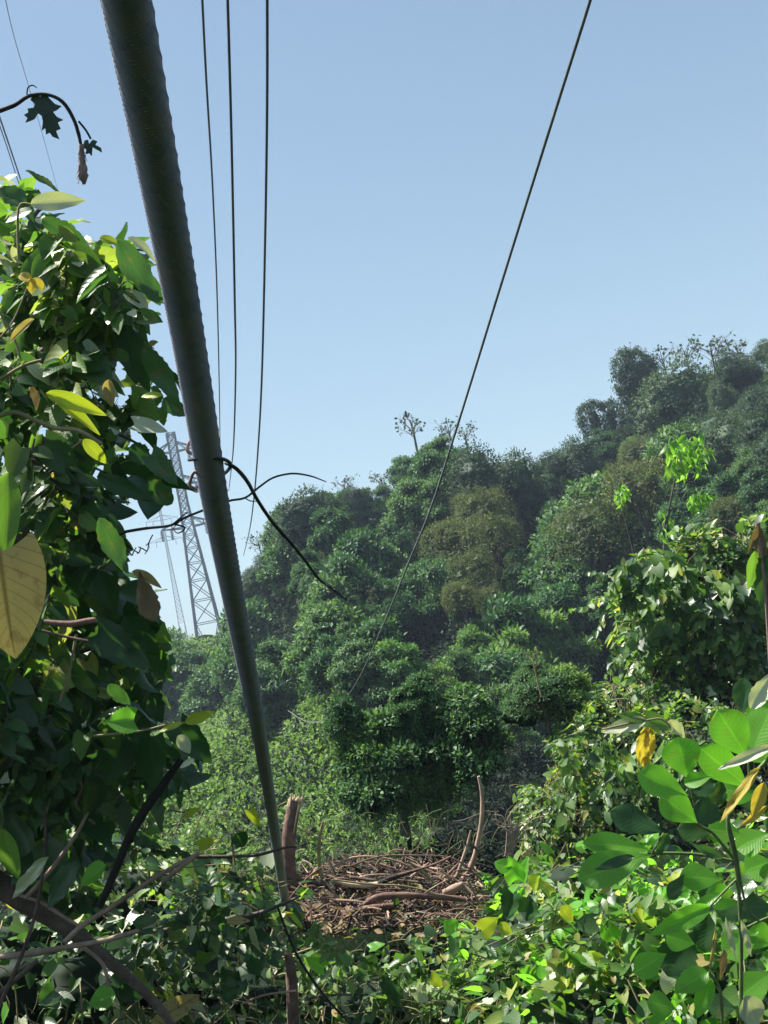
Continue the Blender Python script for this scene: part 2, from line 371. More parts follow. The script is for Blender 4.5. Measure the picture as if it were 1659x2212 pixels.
# ------------------------------------------------------------------ hillside trees (prototypes)
def make_tree(name, material, R=1.8, hz=2.6, lobes=6, tufts=190, ts=1.0, T=TUFTS, flat=.7, strands=10, hullk=.74, tall=1.0, hullmat=None, trunk_r=.14, barkm=None, deep=0):
    t = empty(name, (0, 0, 0))
    bl = []
    for k in range(lobes):
        a = rng.uniform(0, 6.28); q = R * rng.uniform(.15, .62); rr = R * rng.uniform(.42, .62)
        if deep: hh = 1 - (k / lobes) ** .8; q = R * (.1 + .78 * (1 - hh) ** .5) * rng.uniform(.75, 1.05); rr = R * rng.uniform(.27, .52)
        bl.append((V3(math.cos(a) * q, math.sin(a) * q, (hz + R * tall * rng.uniform(-.35, .4)) if not deep else (.15 * R + hh * (hz + .45 * R) + rng.uniform(-.1, .1) * R)), V3(rr, rr, rr * flat * tall)))
    mb = MB()
    for p, n in surf_pts(bl, tufts, -.6 if not deep else -.12):
        put_tuft(mb, T[rng.integers(len(T))], p, n, ts * rng.uniform(.75, 1.25))
    if deep:
        for p, n in surf_pts(bl, tufts // 4, -.9):
            if n[2] < -.1: put_tuft(mb, T[rng.integers(len(T))], p * .97, n, ts * .8, 1)  # undersides and hulls take hullmat; a darker one paints their shade
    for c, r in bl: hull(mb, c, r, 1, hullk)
    for k in range(strands):                               # curtains of creeper hanging from the rim
        c, r = bl[rng.integers(len(bl))]; a = rng.uniform(0, 6.28)
        p = c + V3(math.cos(a), math.sin(a), -.1) * r * .95
        for j in range(rng.integers(4, 10)):
            put_tuft(mb, T[rng.integers(len(T))], p + V3(rng.uniform(-.1, .1), rng.uniform(-.1, .1), -.2 * j), V3(math.cos(a), math.sin(a), 0), ts * rng.uniform(.45, .7), 0, .1)
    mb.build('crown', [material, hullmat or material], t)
    tb = MB(); tb.tube([V3(0, 0, -1), V3(.1, 0, hz * .4), V3(-.05, .1, hz * .8)], [trunk_r, trunk_r * .8, trunk_r * .5], 7, sub=3)
    for c, r in bl: tb.tube([V3(0, 0, hz * .45), (c + V3(0, 0, hz * .5)) / 2 + V3(0, 0, .1), c], [trunk_r * .6, trunk_r * .4, trunk_r * .15], 5, sub=2)
    tb.build('trunk', barkm or M['grey'], t)
    return t
def make_bare(name, R=1.6, hz=2.0, nb=16, leaves=60, lm=None, leafT=None, ls=.22, r0=.06):
    """open tree: branching limbs with few leaves at the tips"""
    t = empty(name, (0, 0, 0)); tb = MB(); fb = MB(); tips = []
    tb.tube([V3(0, 0, -1.2), V3(.05, 0, hz * .5), V3(0, .05, hz)], [r0 * 1.3, r0, r0 * .7], 6, sub=2)
    for k in range(nb):
        a = rng.uniform(0, 6.28); st = V3(0, 0, hz * rng.uniform(.35, 1)); L = R * rng.uniform(.5, 1)
        d = V3(math.cos(a) * .75, math.sin(a) * .75, rng.uniform(.3, 1)); p1 = st + d * L * .5 + V3(0, 0, .1); p2 = st + d * L
        tb.tube([st, p1, p2], [r0 * .45, r0 * .3, r0 * .12], 4, sub=2); tips.append(p2)
        for j in range(4):
            s = st + (p2 - st) * rng.uniform(.4, 1); e = s + nrm(d + rng.normal(size=3) * .6) * L * .4
            tb.tube([s, e], [r0 * .18, r0 * .08], 3); tips.append(e)
    tb.build('trunk', M['grey'], t)
    for k in range(leaves):
        p = tips[rng.integers(len(tips))] + rng.normal(size=3) * .08
        put(fb, (leafT or SMALL)[rng.integers(2)], p, nrm(rng.normal(size=3) + V3(0, 0, -.6)), rnd(), ls * rng.uniform(.7, 1.3), 0, 1.3)
    fb.build('crown', lm or M['hill_dark'], t)
    return t
def place(proto, used, loc, s, rz, label, group=None, cat='tree', sz=1.0):
    if not used.get(proto.name):
        used[proto.name] = 1; r = proto
    else:
        r = proto.copy(); COL.objects.link(r)
        for ch in proto.children:
            c = ch.copy(); COL.objects.link(c); c.parent = r
    r.location = Vector(loc); r.rotation_euler = (0, 0, rz); r.scale = (s, s, s * sz)
    tag(r, label, cat, group); return r
USED = {}
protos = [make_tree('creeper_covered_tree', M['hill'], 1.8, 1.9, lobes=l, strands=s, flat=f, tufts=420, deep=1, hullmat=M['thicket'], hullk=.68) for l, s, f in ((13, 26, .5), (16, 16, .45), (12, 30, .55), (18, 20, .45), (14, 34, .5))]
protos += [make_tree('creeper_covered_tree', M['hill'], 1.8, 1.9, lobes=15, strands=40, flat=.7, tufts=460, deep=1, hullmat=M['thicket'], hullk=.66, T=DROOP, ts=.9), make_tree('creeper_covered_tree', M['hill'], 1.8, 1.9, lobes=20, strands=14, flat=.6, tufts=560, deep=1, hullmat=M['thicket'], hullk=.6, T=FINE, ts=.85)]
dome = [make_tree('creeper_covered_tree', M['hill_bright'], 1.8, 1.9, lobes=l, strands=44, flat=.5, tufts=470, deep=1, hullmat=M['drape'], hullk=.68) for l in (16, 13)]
darkp = [make_tree('evergreen_tree', M['hill_dark'], 1.8, 2.8, lobes=l, strands=6, flat=.9, T=FINE, tufts=230) for l in (6, 7)]
olive = [make_tree('olive_brown_tree', M['hill_brown'], 1.9, 3.2, lobes=9, strands=2, flat=.9, T=FINE, tufts=230, hullk=.35, tall=1.1, trunk_r=.12)]
# dark pockets under the canopy: no crown is centred here (px, py, rx, ry)
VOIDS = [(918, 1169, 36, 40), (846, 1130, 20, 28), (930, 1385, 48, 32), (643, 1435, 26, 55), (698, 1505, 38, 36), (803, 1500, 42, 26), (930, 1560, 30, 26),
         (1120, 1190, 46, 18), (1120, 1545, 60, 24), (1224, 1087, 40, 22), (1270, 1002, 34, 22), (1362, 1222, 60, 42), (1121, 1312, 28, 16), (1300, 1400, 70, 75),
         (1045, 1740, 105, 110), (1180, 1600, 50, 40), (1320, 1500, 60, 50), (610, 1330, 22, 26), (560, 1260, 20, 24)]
SKY = [(300, 1345), (480, 1325), (500, 1290), (530, 1240), (590, 1180), (600, 1100), (640, 1070), (720, 1050), (850, 1040), (870, 980), (960, 935), (1010, 970), (1110, 1005), (1180, 985), (1250, 950), (1310, 900), (1420, 860), (1500, 800), (1600, 760), (1659, 720), (1800, 700)]
sx_, sy_ = zip(*SKY)
def top(px): return np.interp(px, sx_, sy_)
n_hill = 0
HILLLAB = 'creeper covered tree among the green wooded hillside'
row = 0; py = 740
while py < 1850:
    step = 50 if py < 1500 else 54
    px = 540 + (row % 2) * 34 - 20
    while px < 1700:
        x = px + rng.uniform(-22, 22); y = py + rng.uniform(-16, 16)
        px_r = rng.choice([rng.uniform(30, 55), rng.uniform(50, 92)]); ok = y > top(x) + px_r * 1.15 and not any(((x - a) / (rx + 22)) ** 2 + ((y - b) / (ry + 20)) ** 2 < 1 for a, b, rx, ry in VOIDS)
        if y > 1430 and x < 560 + (y - 1430) * .98: ok = False        # the open creeper slope
        if y > 1330 and x < 545: ok = False
        if y > 1330 and x > 1420: ok = False
        if y > 1600 and x > 1240: ok = False
        if y > 1780: ok = False
        if ok:
            g = hit(x, y, 1.9)
            if g is not None and n_hill < 240 and not (g[1] < 40 and x > 1230):
                p, d = g; s = px_r / FPX * d / 1.8 * rng.uniform(.95, 1.15)
                base = V3(p[0], p[1], p[2] - 1.9 * s)
                u = rng.random(); far = y < top(x) + 130
                if y > 1350 and u < .07: pr, lab, g_ = protos, HILLLAB, 'creeper covered trees on the hillside'
                elif 960 < x < 1110 and 1160 < y < 1340: pr, lab, g_ = olive, 'thin crowned olive brown tree in the middle of the hillside', 'olive brown trees on the hillside'
                elif x > 1400 and y < 1030 or (far and u < .35): pr, lab, g_ = darkp, 'dark fine leaved evergreen tree high on the hillside', 'dark trees along the hilltop'
                elif u < .07: pr, lab, g_ = olive, 'thin crowned olive brown tree in the middle of the hillside', 'olive brown trees on the hillside'
                elif y > 1400 and u < .4: pr, lab, g_ = dome, 'bright green creeper covered tree low on the hillside', 'bright creeper covered trees low on the hill'
                else: pr, lab, g_ = protos, HILLLAB, 'creeper covered trees on the hillside'
                place(pr[rng.integers(len(pr))], USED, base, s, rng.uniform(0, 6.28), lab, g_, 'tree', rng.uniform(.9, 1.25)); n_hill += 1
        px += 68
    py += step; row += 1
# the trees that draw the skyline
k_ = 0
for px in list(range(525, 620, 22)) + list(range(620, 1330, 42)) + list(range(1440, 1720, 44)):
    R_ = rng.uniform(30, 50); y = top(px) + R_ * (1.35 if px > 1430 else 1.2); dd = float(np.interp(px, [500, 900, 1250, 1659], [89, 91, 101, 98]))
    g = hit(px, y, 1.9); dd = min(dd, g[1]) if g is not None else dd
    c = P(px, y, dd); s = R_ / FPX * dd / 1.8; pr = darkp if (px > 1430 or rng.random() < .3) else protos
    zc = 2.6 if pr is darkp else 1.9
    place(pr[rng.integers(len(pr))], USED, V3(c[0], c[1], c[2] - zc * s), s, rng.uniform(0, 6.28), 'round tree crown on the hill skyline against the sky', 'tree crowns along the hill skyline')
    k_ += 1
# leftover ridge on the far left
for k in range(40):
    x = rng.uniform(-40, 560); y = rng.uniform(1365, 1480)
    if x > 330 and y < 1370: y += 20
    g = hit(x, y, 2.0)
    if g is None: continue
    p, d = g; s = rng.uniform(38, 60) / FPX * d / 1.8
    place(protos[rng.integers(5)], USED, V3(p[0], p[1], p[2] - 2.6 * s), s, rng.uniform(0, 6.28), 'creeper covered tree on the low ridge below the pylon', 'creeper covered trees on the low ridge', 'tree')
print('hill trees', n_hill)

# undergrowth on the slopes: one mass nobody could count
def carpet(name, box, n, T, s0, m, label_kind='stuff', h=(.0, .5), cond=None):
    mb = MB(); k = 0; tries = 0
    while k < n and tries < n * 4:
        tries += 1
        x = rng.uniform(box[0], box[2]); y = rng.uniform(box[1], box[3])
        if cond and not cond(x, y): continue
        g = hit(x, y, rng.uniform(*h))
        if g is None: continue
        p, d = g
        put_tuft(mb, T[rng.integers(len(T))], p, nrm(V3(0, -.5, 1)), s0 * (d / 60) ** .6 * rng.uniform(.7, 1.3), 0, .6); k += 1
    o = mb.build(name, m); tag(o, kind='stuff'); return o
carpet('creeper_carpet', (300, 1380, 1000, 1900), 9000, TUFTS, .75, M['carpet'], cond=lambda x, y: y > 1420 - (x < 560) * 60 and x < min(640 + (y - 1400) * .95, 930))
carpet('hill_undergrowth', (480, 900, 1700, 1900), 6500, TUFTS, .95, M['thicket'], h=(0, .6), cond=lambda x, y: y > top(x) + (70 if x < 1150 else 22))  # near-black leaves paint the gaps between crowns as shade
#@@PART2
# mounds of creeper along the valley slope (low bushes swallowed by creeper)
bushp = [make_tree('creeper_bush', M['carpet'], 1.5, 1.0, lobes=5, strands=4, flat=.55, tufts=170, ts=.8) for _ in range(3)]
for k in range(34):
    x = rng.uniform(330, 900); y = rng.uniform(1440, 1830)
    if x > 640 + (y - 1400) * .8: continue
    g = hit(x, y, .8)
    if g is None: continue
    p, d = g; s = rng.uniform(26, 44) / FPX * d / 1.5
    place(bushp[rng.integers(3)], USED, V3(p[0], p[1], ter(p[0], p[1])), s, rng.uniform(0, 6.28), 'low mound of bright creeper on the open valley slope', 'creeper mounds on the open slope', 'bush')

# special trees of the skyline
def at(px, py, d): return P(px, py, d)
def special(proto, px, py, d, hz, s, label, sz=1.0, rz=0.0, cat='tree', group=None):
    c = P(px, py, d); place(proto, USED, V3(c[0], c[1], c[2] - hz * s * sz), s, rz, label, group, cat, sz)
t = make_bare('sparse_tree', 1.3, 2.2, 9, 60, M['silh'], ls=.26, r0=.08)
special(t, 884, 900, 90, 2.4, 1.0, 'small wind bent sparse tree standing alone on the middle skyline')
for i, (x, y, s) in enumerate(((1425, 768, 1.0), (1475, 755, 1.1), (1530, 745, 1.2), (1585, 745, 1.1), (1360, 762, .6), (965, 925, .8), (1000, 935, .7), (740, 1045, .7), (820, 1035, .7), (555, 1170, .6))):
    if i == 0: tb_ = make_bare('leafless_tree', 1.6, 1.8, 15, 70, M['hill_dark'], ls=.26)
    special(tb_, x, y - 14, 98 if x > 1100 else 89, 2.4, s, 'sparse dark twigged tree breaking the hilltop skyline', rz=i * 1.3, group='sparse trees on the hilltop skyline')
dk = make_tree('draped_tree', M['drape'], 2.0, 4.2, lobes=8, strands=44, flat=1.0, T=DROOP, tufts=520, hullk=.62, tall=1.9)
special(dk, 1380, 860, 96, 4.2, .98, 'tall dark draped tree with hanging foliage on the right skyline')
dk2 = make_tree('draped_tree', M['drape'], 2.0, 2.6, lobes=6, strands=26, flat=1.0, T=DROOP, tufts=330, hullk=.35, tall=1.1)
special(dk2, 1305, 915, 97, 2.6, .95, 'shorter dark draped tree left of the tall draped tree')
ol = make_tree('feathery_tree', M['hill_brown'], 2.2, 4.6, lobes=11, strands=0, flat=1.0, T=FINE, tufts=330, hullk=.2, tall=1.3, trunk_r=.13)
special(ol, 1030, 1225, 58, 4.6, .82, 'feathery olive brown tree with a straight pale trunk mid hillside')
ft = make_tree('broad_dome_tree', M['hill'], 2.3, 3.0, lobes=8, strands=26, flat=.55, tufts=330)
special(ft, 1060, 1500, 41, 3.0, .70, 'broad creeper dome overhanging the dark hollow above the brush pile', sz=1.0)
ft2 = make_tree('broad_dome_tree', M['hill_bright'], 2.0, 2.4, lobes=6, strands=30, flat=.6, tufts=260)
special(ft2, 880, 1590, 41, 2.4, .62, 'bright creeper draped tree left of the dark hollow')
ft3 = make_tree('broad_dome_tree', M['hill'], 2.2, 2.8, lobes=6, strands=26, flat=.5, tufts=280)
special(ft3, 900, 1345, 62, 2.8, .95, 'wide flat topped creeper dome above a dark pocket mid hillside')
hol = make_tree('shade_toned_tree', M['thicket'], 2.0, 1.9, lobes=24, strands=40, flat=.8, T=TUFTS, tufts=380, deep=1, trunk_r=.1)  # whole tree in the near-black leaf, stands in for the hollow's shade
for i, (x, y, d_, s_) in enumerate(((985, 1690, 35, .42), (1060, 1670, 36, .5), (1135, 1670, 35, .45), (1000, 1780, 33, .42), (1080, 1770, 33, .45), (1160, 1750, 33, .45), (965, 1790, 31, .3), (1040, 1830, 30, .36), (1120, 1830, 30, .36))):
    special(hol, x, y, d_, 1.9, s_, 'tree coloured dark as shade in the hollow behind the brush pile', rz=i * 1.1, group='shade coloured trees in the dark hollow')
for i, (x, y, d_, s_) in enumerate(((990, 1560, 39, .42), (1075, 1545, 39, .46), (1150, 1565, 39, .42), (1205, 1640, 38, .36), (925, 1650, 39, .40), (860, 1690, 39, .36), (810, 1620, 42, .44), (770, 1690, 42, .36), (740, 1610, 45, .48), (690, 1560, 48, .5), (960, 1480, 44, .5), (1160, 1480, 44, .48), (1230, 1540, 42, .42), (905, 1730, 37, .32))):
    special((dome + protos[:5])[(i * 3) % 7], x, y, d_, 1.9, s_, 'creeper dome edging the dark hollow behind the brush pile', rz=i * 1.7, group='creeper domes round the dark hollow')
snag = make_bare('dead_tree', 1.2, 2.6, 8, 40, M['hill_brown'], r0=.07)
for ch in snag.children:
    if ch.name.startswith('trunk'): ch.data.materials[0] = M['straw']
for i in range(7):
    x, y = [(1240, 1180), (1500, 1010), (1560, 960), (700, 1200), (800, 1280), (1150, 1420), (1230, 1350), (1010, 1400), (1180, 1250), (640, 1300), (1350, 1120), (1420, 1000), (950, 1480), (1280, 1460)][i]
    g = hit(x, y, 2.2)
    if g is not None: special(snag, x, y, g[1] - 1.2, 2.4, rng.uniform(.35, .7) * g[1] / 75, 'small bare pale branched snag among the creeper covered trees', rz=i * 2.1, group='bare snags on the hillside')
for i, (x, y, d_, s_) in enumerate(((760, 1590, 41, .36), (830, 1655, 38, .32), (905, 1700, 36, .30), (715, 1670, 40, .34), (885, 1765, 34, .24), (800, 1735, 36, .26), (860, 1560, 41, .36), (1010, 1610, 36, .34), (1090, 1600, 36, .34), (950, 1630, 36, .28), (1150, 1620, 36, .28))):
    special((protos[:5])[(i * 2) % 5], x, y, d_, 1.9, s_, 'small lit creeper clump draped in front of the dark hollow', rz=i * 1.9, group='lit creeper clumps in front of the hollow')
# pale leaning trunks on the upper right
for i, (pts, w) in enumerate((([(1590, 905), (1610, 960), (1632, 1045)], .10), ([(1640, 940), (1632, 1000), (1634, 1045)], .06))):
    if i == 0: root = empty('pale_dead_tree', P(1632, 1060, 80), 'pale bare forked trunk standing among dark trees upper right', 'tree')
    mb = MB(); mb.tube(PX(pts + [(1634, 1075)], 80), [w * .4, w * .8, w, w], 6, sub=4); mb.build('trunk' if i == 0 else 'limb', M['stick'], root)

# ------------------------------------------------------------------ pylons
def lattice(name, base_px, top_px, d, wb, wt, arms, label, th=.12, nseg=16, axis_deg=12):
    b = P(*base_px, d); tp = P(*top_px, d); tp = V3(b[0], b[1], tp[2]) * .0 + tp
    Ht = tp[2] - b[2]; base = V3(b[0], b[1], b[2]); gz = ter(b[0], b[1]) - .5
    root = empty(name, V3(b[0], b[1], gz), label, 'pylon')
    ca, sa = math.cos(math.radians(axis_deg)), math.sin(math.radians(axis_deg))
    ex, ey = V3(ca, sa, 0), V3(-sa, ca, 0)
    z0 = gz - base[2]; drop = -z0
    def cor(z, k):
        f = (z) / Ht
        w = wb + (wt - wb) * min(max(f, -2) / .62, 1) if f < .62 else wt
        sx, sy = ((-1, -1), (1, -1), (1, 1), (-1, 1))[k]
        return base + V3(0, 0, z) + ex * sx * w / 2 + ey * sy * w / 2
    for k in range(4):
        mb = MB(); mb.tube([cor(z0, k), cor(0, k), cor(Ht * .62, k), cor(Ht, k)], th, 4); mb.build('leg', M['steel'], root)
    mb = MB(); zs = [0]; 
    while zs[-1] < Ht - .5:
        f = zs[-1] / Ht; w = wb + (wt - wb) * min(f / .62, 1); zs.append(min(zs[-1] + w * 1.0, Ht))
    zs = [z0] + zs
    for a, c in zip(zs[:-1], zs[1:]):
        for k in range(4):
            k2 = (k + 1) % 4
            mb.bar(cor(a, k), cor(c, k2), th * .42); mb.bar(cor(a, k2), cor(c, k), th * .42)
            mb.bar(cor(c, k), cor(c, k2), th * .4)
    mb.build('bracing', M['steel'], root)
    for f, L in arms:
        z = Ht * f
        for sd_ in (-1, 1):
            mb = MB(); tip = base + V3(0, 0, z + .3) + ex * sd_ * L
            ks = (1, 2) if sd_ > 0 else (0, 3)
            for k in ks:
                mb.bar(cor(z, k), tip, th * .7); mb.bar(cor(z + 2.2, k), tip, th * .6)
                q1 = cor(z, k) + (tip - cor(z, k)) * .5; q2 = cor(z + 2.2, k) + (tip - cor(z + 2.2, k)) * .5; mb.bar(q1, q2, th * .4); mb.bar(cor(z + 2.2, k), q1, th * .4)
            am = mb.build('crossarm', M['steel'], root)
            for q in (1.0, .55):
                ib = MB(); c = cor(z, ks[0]) * (1 - q) + tip * q
                ib.tube([c, c - V3(0, 0, 2.6)], th * .7, 6)
                for j in range(6): ib.tube([c - V3(0, 0, .4 + j * .36), c - V3(0, 0, .5 + j * .36)], th * 1.9, 8)
                ib.build('insulator', M['steel'], am)
    return root
lattice('transmission_pylon', (447, 1345), (362, 925), 320, 5.3, 1.8, ((.90, 5.2), (.72, 5.8), (.50, 6.2)), 'tall lattice steel pylon rising behind the leaning pole', .22)
lattice('transmission_pylon', (392, 1345), (336, 1090), 620, 2.6, 1.0, ((.88, 7), (.7, 7.5)), 'faint distant lattice pylon left of the tall one', .11)

# ------------------------------------------------------------------ wires
def wire(name, pts, r, label, cat, group=None, m='wire', sides=6):
    mb = MB(); mb.tube(np.array(pts), r, sides, sub=8); o = mb.build(name, M[m]); tag(o, label, cat, group); return o
wire('power_line', PX([(434, -60), (446, 180), (459, 400), (469, 640), (474, 860), (476, 1010)], 24, 95), .024, 'left wire of the three beside the leaning pole', 'wire', 'three power lines')
wire('power_line', PX([(490, -60), (500, 300), (507, 650), (509, 800), (505, 950), (500, 1010), (494, 1060)], 24, 110), .027, 'middle wire of the three beside the leaning pole', 'wire', 'three power lines')
wire('power_line', PX([(577, -60), (577, 220), (573, 500), (566, 800), (558, 960), (548, 1080), (538, 1150), (526, 1200)], 24, 130), .028, 'right wire of the three beside the leaning pole', 'wire', 'three power lines')
wire('power_line', PX([(4, -40), (28, 70), (60, 180), (100, 320), (130, 430)], 50, 140), .018, 'hair thin faint wire crossing the top left corner', 'wire')
wire('power_line', PX([(-14, 215), (22, 320), (55, 420), (80, 500)], 30, 60), .024, 'thicker of two close wires beside the broad leaved tree top', 'wire')
wire('power_line', PX([(-12, 240), (16, 320), (45, 410), (68, 480)], 35, 70), .019, 'thinner of two close wires beside the broad leaved tree top', 'wire')
wire('rope_line', PX([(1290, -60, 11), (1275, 0, 11.2), (1190, 270, 12.6), (1090, 590, 14.6), (985, 930, 17.5), (930, 1100, 19), (885, 1210, 20.5), (830, 1345, 22.5), (770, 1475, 24.5), (715, 1545, 26), (668, 1560, 27), (622, 1535, 28)], .0145), [.0145] * 1 if False else .0145, 'long dark rope sweeping from the top right down across the hillside', 'rope', m='rope') if False else None
rp = PX([(1290, -60, 11), (1275, 0, 11.2), (1190, 270, 12.6), (1090, 590, 14.6), (985, 930, 17.5), (930, 1100, 19), (885, 1210, 20.5), (830, 1345, 22.5), (770, 1475, 24.5), (715, 1545, 26), (668, 1560, 27), (622, 1535, 28)])
wire('rope_line', rp, [.0145] * 6 + [.0135, .012, .010, .009, .008, .006], 'long dark rope sweeping from the top right down across the hillside', 'rope', m='rope')

# ------------------------------------------------------------------ leaning pole with tendril
pc = [(262, -60, 113), (273, 0, 109), (340, 358, 90), (404, 716, 72), (461, 1060, 59), (501, 1275, 48), (531, 1430, 41), (565, 1616, 30.5), (598, 1827, 22), (617, 1954, 18), (634, 2050, 15)]
DP = .05
pp = np.array([P(x, y, DP * FPX / w) for x, y, w in pc])
root = empty('leaning_pole', pp[-1], 'thick dark grey brown pole leaning from brush pile to top left', 'pole')
mb = MB(); q, _ = smooth(pp, np.ones(len(pp)), 10)
mb.tube(q, [DP / 2] * len(q), 24, rough=.003); mb.build('shaft', M['pole'], root)
mb = MB()                                                   # the wound ridge that gives the upper edge its fine teeth
L = np.concatenate([[0], np.cumsum(np.linalg.norm(np.diff(q, axis=0), axis=1))]); end = L[-1] * .34
m_ = 5000; s = np.linspace(0, end, m_)[::-1] * 0 + np.linspace(0, end, m_)
cx = np.stack([np.interp(s, L, q[:, i]) for i in range(3)], 1); tv = nrm(q[10] - q[0]); a_ = nrm(np.cross(tv, V3(0, 0, 1))); b_ = np.cross(tv, a_)
th_ = s / .0066 * 2 * math.pi
hx = cx + (np.cos(th_)[:, None] * a_ + np.sin(th_)[:, None] * b_) * (DP / 2 + .0002)
mb.tube(hx, .0011, 4, cap=False); mb.build('winding', M['pole'], root)

vt = MB()
def dpole(py): return np.interp(py, [a[1] for a in pc], [DP * FPX / a[2] for a in pc])
d1 = dpole(1000)
ring = []
for k in range(26):                                          # a loop and a half round the pole
    a = -2.2 + k / 25 * 8.2; cyy = 962 + k * 3.2; cxx = 447 + (cyy - 962) * .165
    ring.append(P(cxx - 44 * math.cos(a) * .95, cyy + 10 * math.cos(a) - 20 * math.sin(a) * .5, dpole(cyy) - .078 * math.sin(a)))
vt.tube(ring, np.concatenate([[.0022], np.full(24, .0034), [.002]]), 7, sub=3)
root = empty('climbing_vine', P(455, 1000, d1), 'dark wiry vine coiled round the leaning pole and arching right', 'vine')
vt.build('coil', M['tendril'], root)
mb = MB(); dn = d1
arm = PX([(487, 1000, dn), (510, 1012, dn), (534, 1040, dn + .1), (556, 1080, dn + .2), (590, 1130, dn + .3), (630, 1175, dn + .4), (662, 1215, dn + .5), (688, 1250, dn + .6), (715, 1270, dn + .6), (750, 1297, dn + .6)])
mb.tube(arm, [.0032, .0038, .0038, .0036, .0036, .0034, .0032, .003, .0026, .0016], 7, sub=5, rough=.05); mb.tube(PX([(546, 1062, dn + .13), (541, 1052, dn + .1), (537, 1048, dn + .1)]), .002, 5); mb.build('stem', M['tendril'], root)
mb = MB()
for (a, b) in (((404, 975), (424, 940)), ((408, 1050), (420, 1020))):
    mb.tube(PX([(a[0] + 18, a[1] + 8), (a[0] + 2, a[1]), (a[0] + 4, (a[1] + b[1]) / 2), (b[0], b[1]), (b[0] + 14, b[1] + 10)], dn - .02), [.003, .0036, .0032, .003, .001], 7, sub=5)
mb.build('tip', M['pink'], root)
mb = MB(); mb.tube(PX([(225, 1175), (262, 1152), (310, 1142), (368, 1135), (400, 1118), (450, 1098), (495, 1082), (530, 1075), (560, 1052), (590, 1032), (630, 1023), (670, 1028), (705, 1041)], 4.2), [.0045, .005, .0045, .004, .0038, .0036, .0035, .0034, .0032, .003, .003, .0026, .0014], 7, sub=4, rough=.06)
mb.tube(PX([(378, 1133), (400, 1140), (384, 1152), (372, 1140)], 4.2), [.003, .003, .002, .001], 5, sub=3); mb.tube(PX([(372, 1134), (400, 1110), (408, 1106)], 4.18), [.003, .002, .001], 5, sub=3); mb.tube(PX([(528, 1075), (540, 1082), (556, 1083)], 4.2), [.002, .002, .001], 5, sub=3)
tag(mb.build('bare_twig', M['darkstick']), 'bare dark twig arching across the sky behind the leaning pole', 'twig')
mb = MB()
c = [(255, 1185), (275, 1190), (285, 1200), (290, 1190), (300, 1194), (305, 1184), (318, 1190), (322, 1172), (330, 1155)]
mb.tube(PX(c, 4.6), .0022, 5, sub=4)
for a in c[1:-1]: mb.tube(PX([a, (a[0] + rng.uniform(-7, 7), a[1] + rng.uniform(-9, 9))], 4.6), .002, 4)
tag(mb.build('dried_tendril', M['darkstick']), 'small crinkled dried tendril below the bare twig', 'tendril')

# ------------------------------------------------------------------ hero leaves
def hero(root, base, tip, wpx, d, m, kind='ovate', bend=.35, fold=.25, ripple=.02, facing=None, dd=0.0, teeth=0.0, name='leaf', label=None, nrmv=None):
    """one leaf given by base and tip in the picture; a real curved blade at depth d"""
    wpx = wpx * (1.15 if m == 'big' else 1); b = P(*base, d); t_ = P(*tip, d + dd); L = np.linalg.norm(t_ - b); wr = wpx / FPX * d / L
    T = leaf_tmpl(kind, 18, 4, wr, bend, fold, ripple * 1.5 + (.03 if m in ('bigdark', 'ltree') else 0), teeth)
    n = nrmv if nrmv is not None else nrm(-Fw * .9 + Up * .5 + rng.normal(size=3) * .25)
    mb = MB(); put(mb, T, b, t_ - b, n, L * (1 + bend * bend / 10))
    o = mb.build(name, M[m], root)
    if label: o['label'] = label
    return o
def cloud(mb, pts, T, size, mats, tipbias=(0, 0, -.5), nbias=(0, -.2, .8), jit=.6, pet=.0, stem=None):
    """scatter leaves: pts = list of (p, outward)"""
    for p, o in pts:
        d = nrm(np.array(o) * .8 + np.array(tipbias) + rng.normal(size=3) * jit)
        n = nrm(np.array(nbias) + np.array(o) * .6 + rng.normal(size=3) * jit * .8)
        Ls = size * rng.choice([rng.uniform(.35, .8), rng.uniform(.7, 1.5)])
        put(mb, T[rng.integers(len(T))], p, d, n, Ls, mats[rng.integers(len(mats))], rng.uniform(.8, 1.15))
def region_pts(circ, n, dr):
    """random points in picture circles (px,py,r) through a depth range"""
    w = np.array([c[2] ** 2 * (c[3] if len(c) > 3 else 1) for c in circ], float); w /= w.sum(); out = []
    for k in rng.choice(len(circ), n, p=w):
        c = circ[k]; a = rng.uniform(0, 6.28); r = c[2] * math.sqrt(rng.random()); d = rng.uniform(*dr)
        out.append((P(c[0] + r * math.cos(a), c[1] + r * math.sin(a), d), nrm(rnd() + V3(0, 0, .2))))
    return out

# left broad-leaved tree ------------------------------------------------
lt = empty('broad_leaved_tree', V3(-1.35, 5.2, 0), 'large broad leaved tree filling the left edge of the picture', 'tree')
mb = MB()
mb.tube([P(-200, 2230, 5.3), P(-170, 1750, 5.3), P(-80, 1500, 5.2), P(20, 1250, 5.2), P(60, 1000, 5.2), P(40, 760, 5.1), P(60, 520, 5.0)], [.06, .05, .045, .04, .03, .02, .01], 8, sub=4)
limbs = [[(20, 1250), (120, 1130), (200, 1080), (290, 1040), (350, 1010)], [(50, 1000), (130, 940), (230, 930), (300, 960)], [(45, 800), (120, 740), (220, 700), (290, 760), (330, 800)],
         [(50, 640), (140, 570), (240, 540), (310, 540)], [(55, 560), (70, 470), (120, 430)], [(0, 1500), (90, 1440), (200, 1400), (300, 1380)], [(-10, 1600), (100, 1600), (250, 1580), (390, 1570)], [(60, 1000), (20, 900), (-10, 850)]]
for l in limbs: mb.tube(PX(l, 5.1), [.018, .012, .008, .004], 6, sub=4)
mb.build('trunk', M['grey'], lt)
mb = MB()
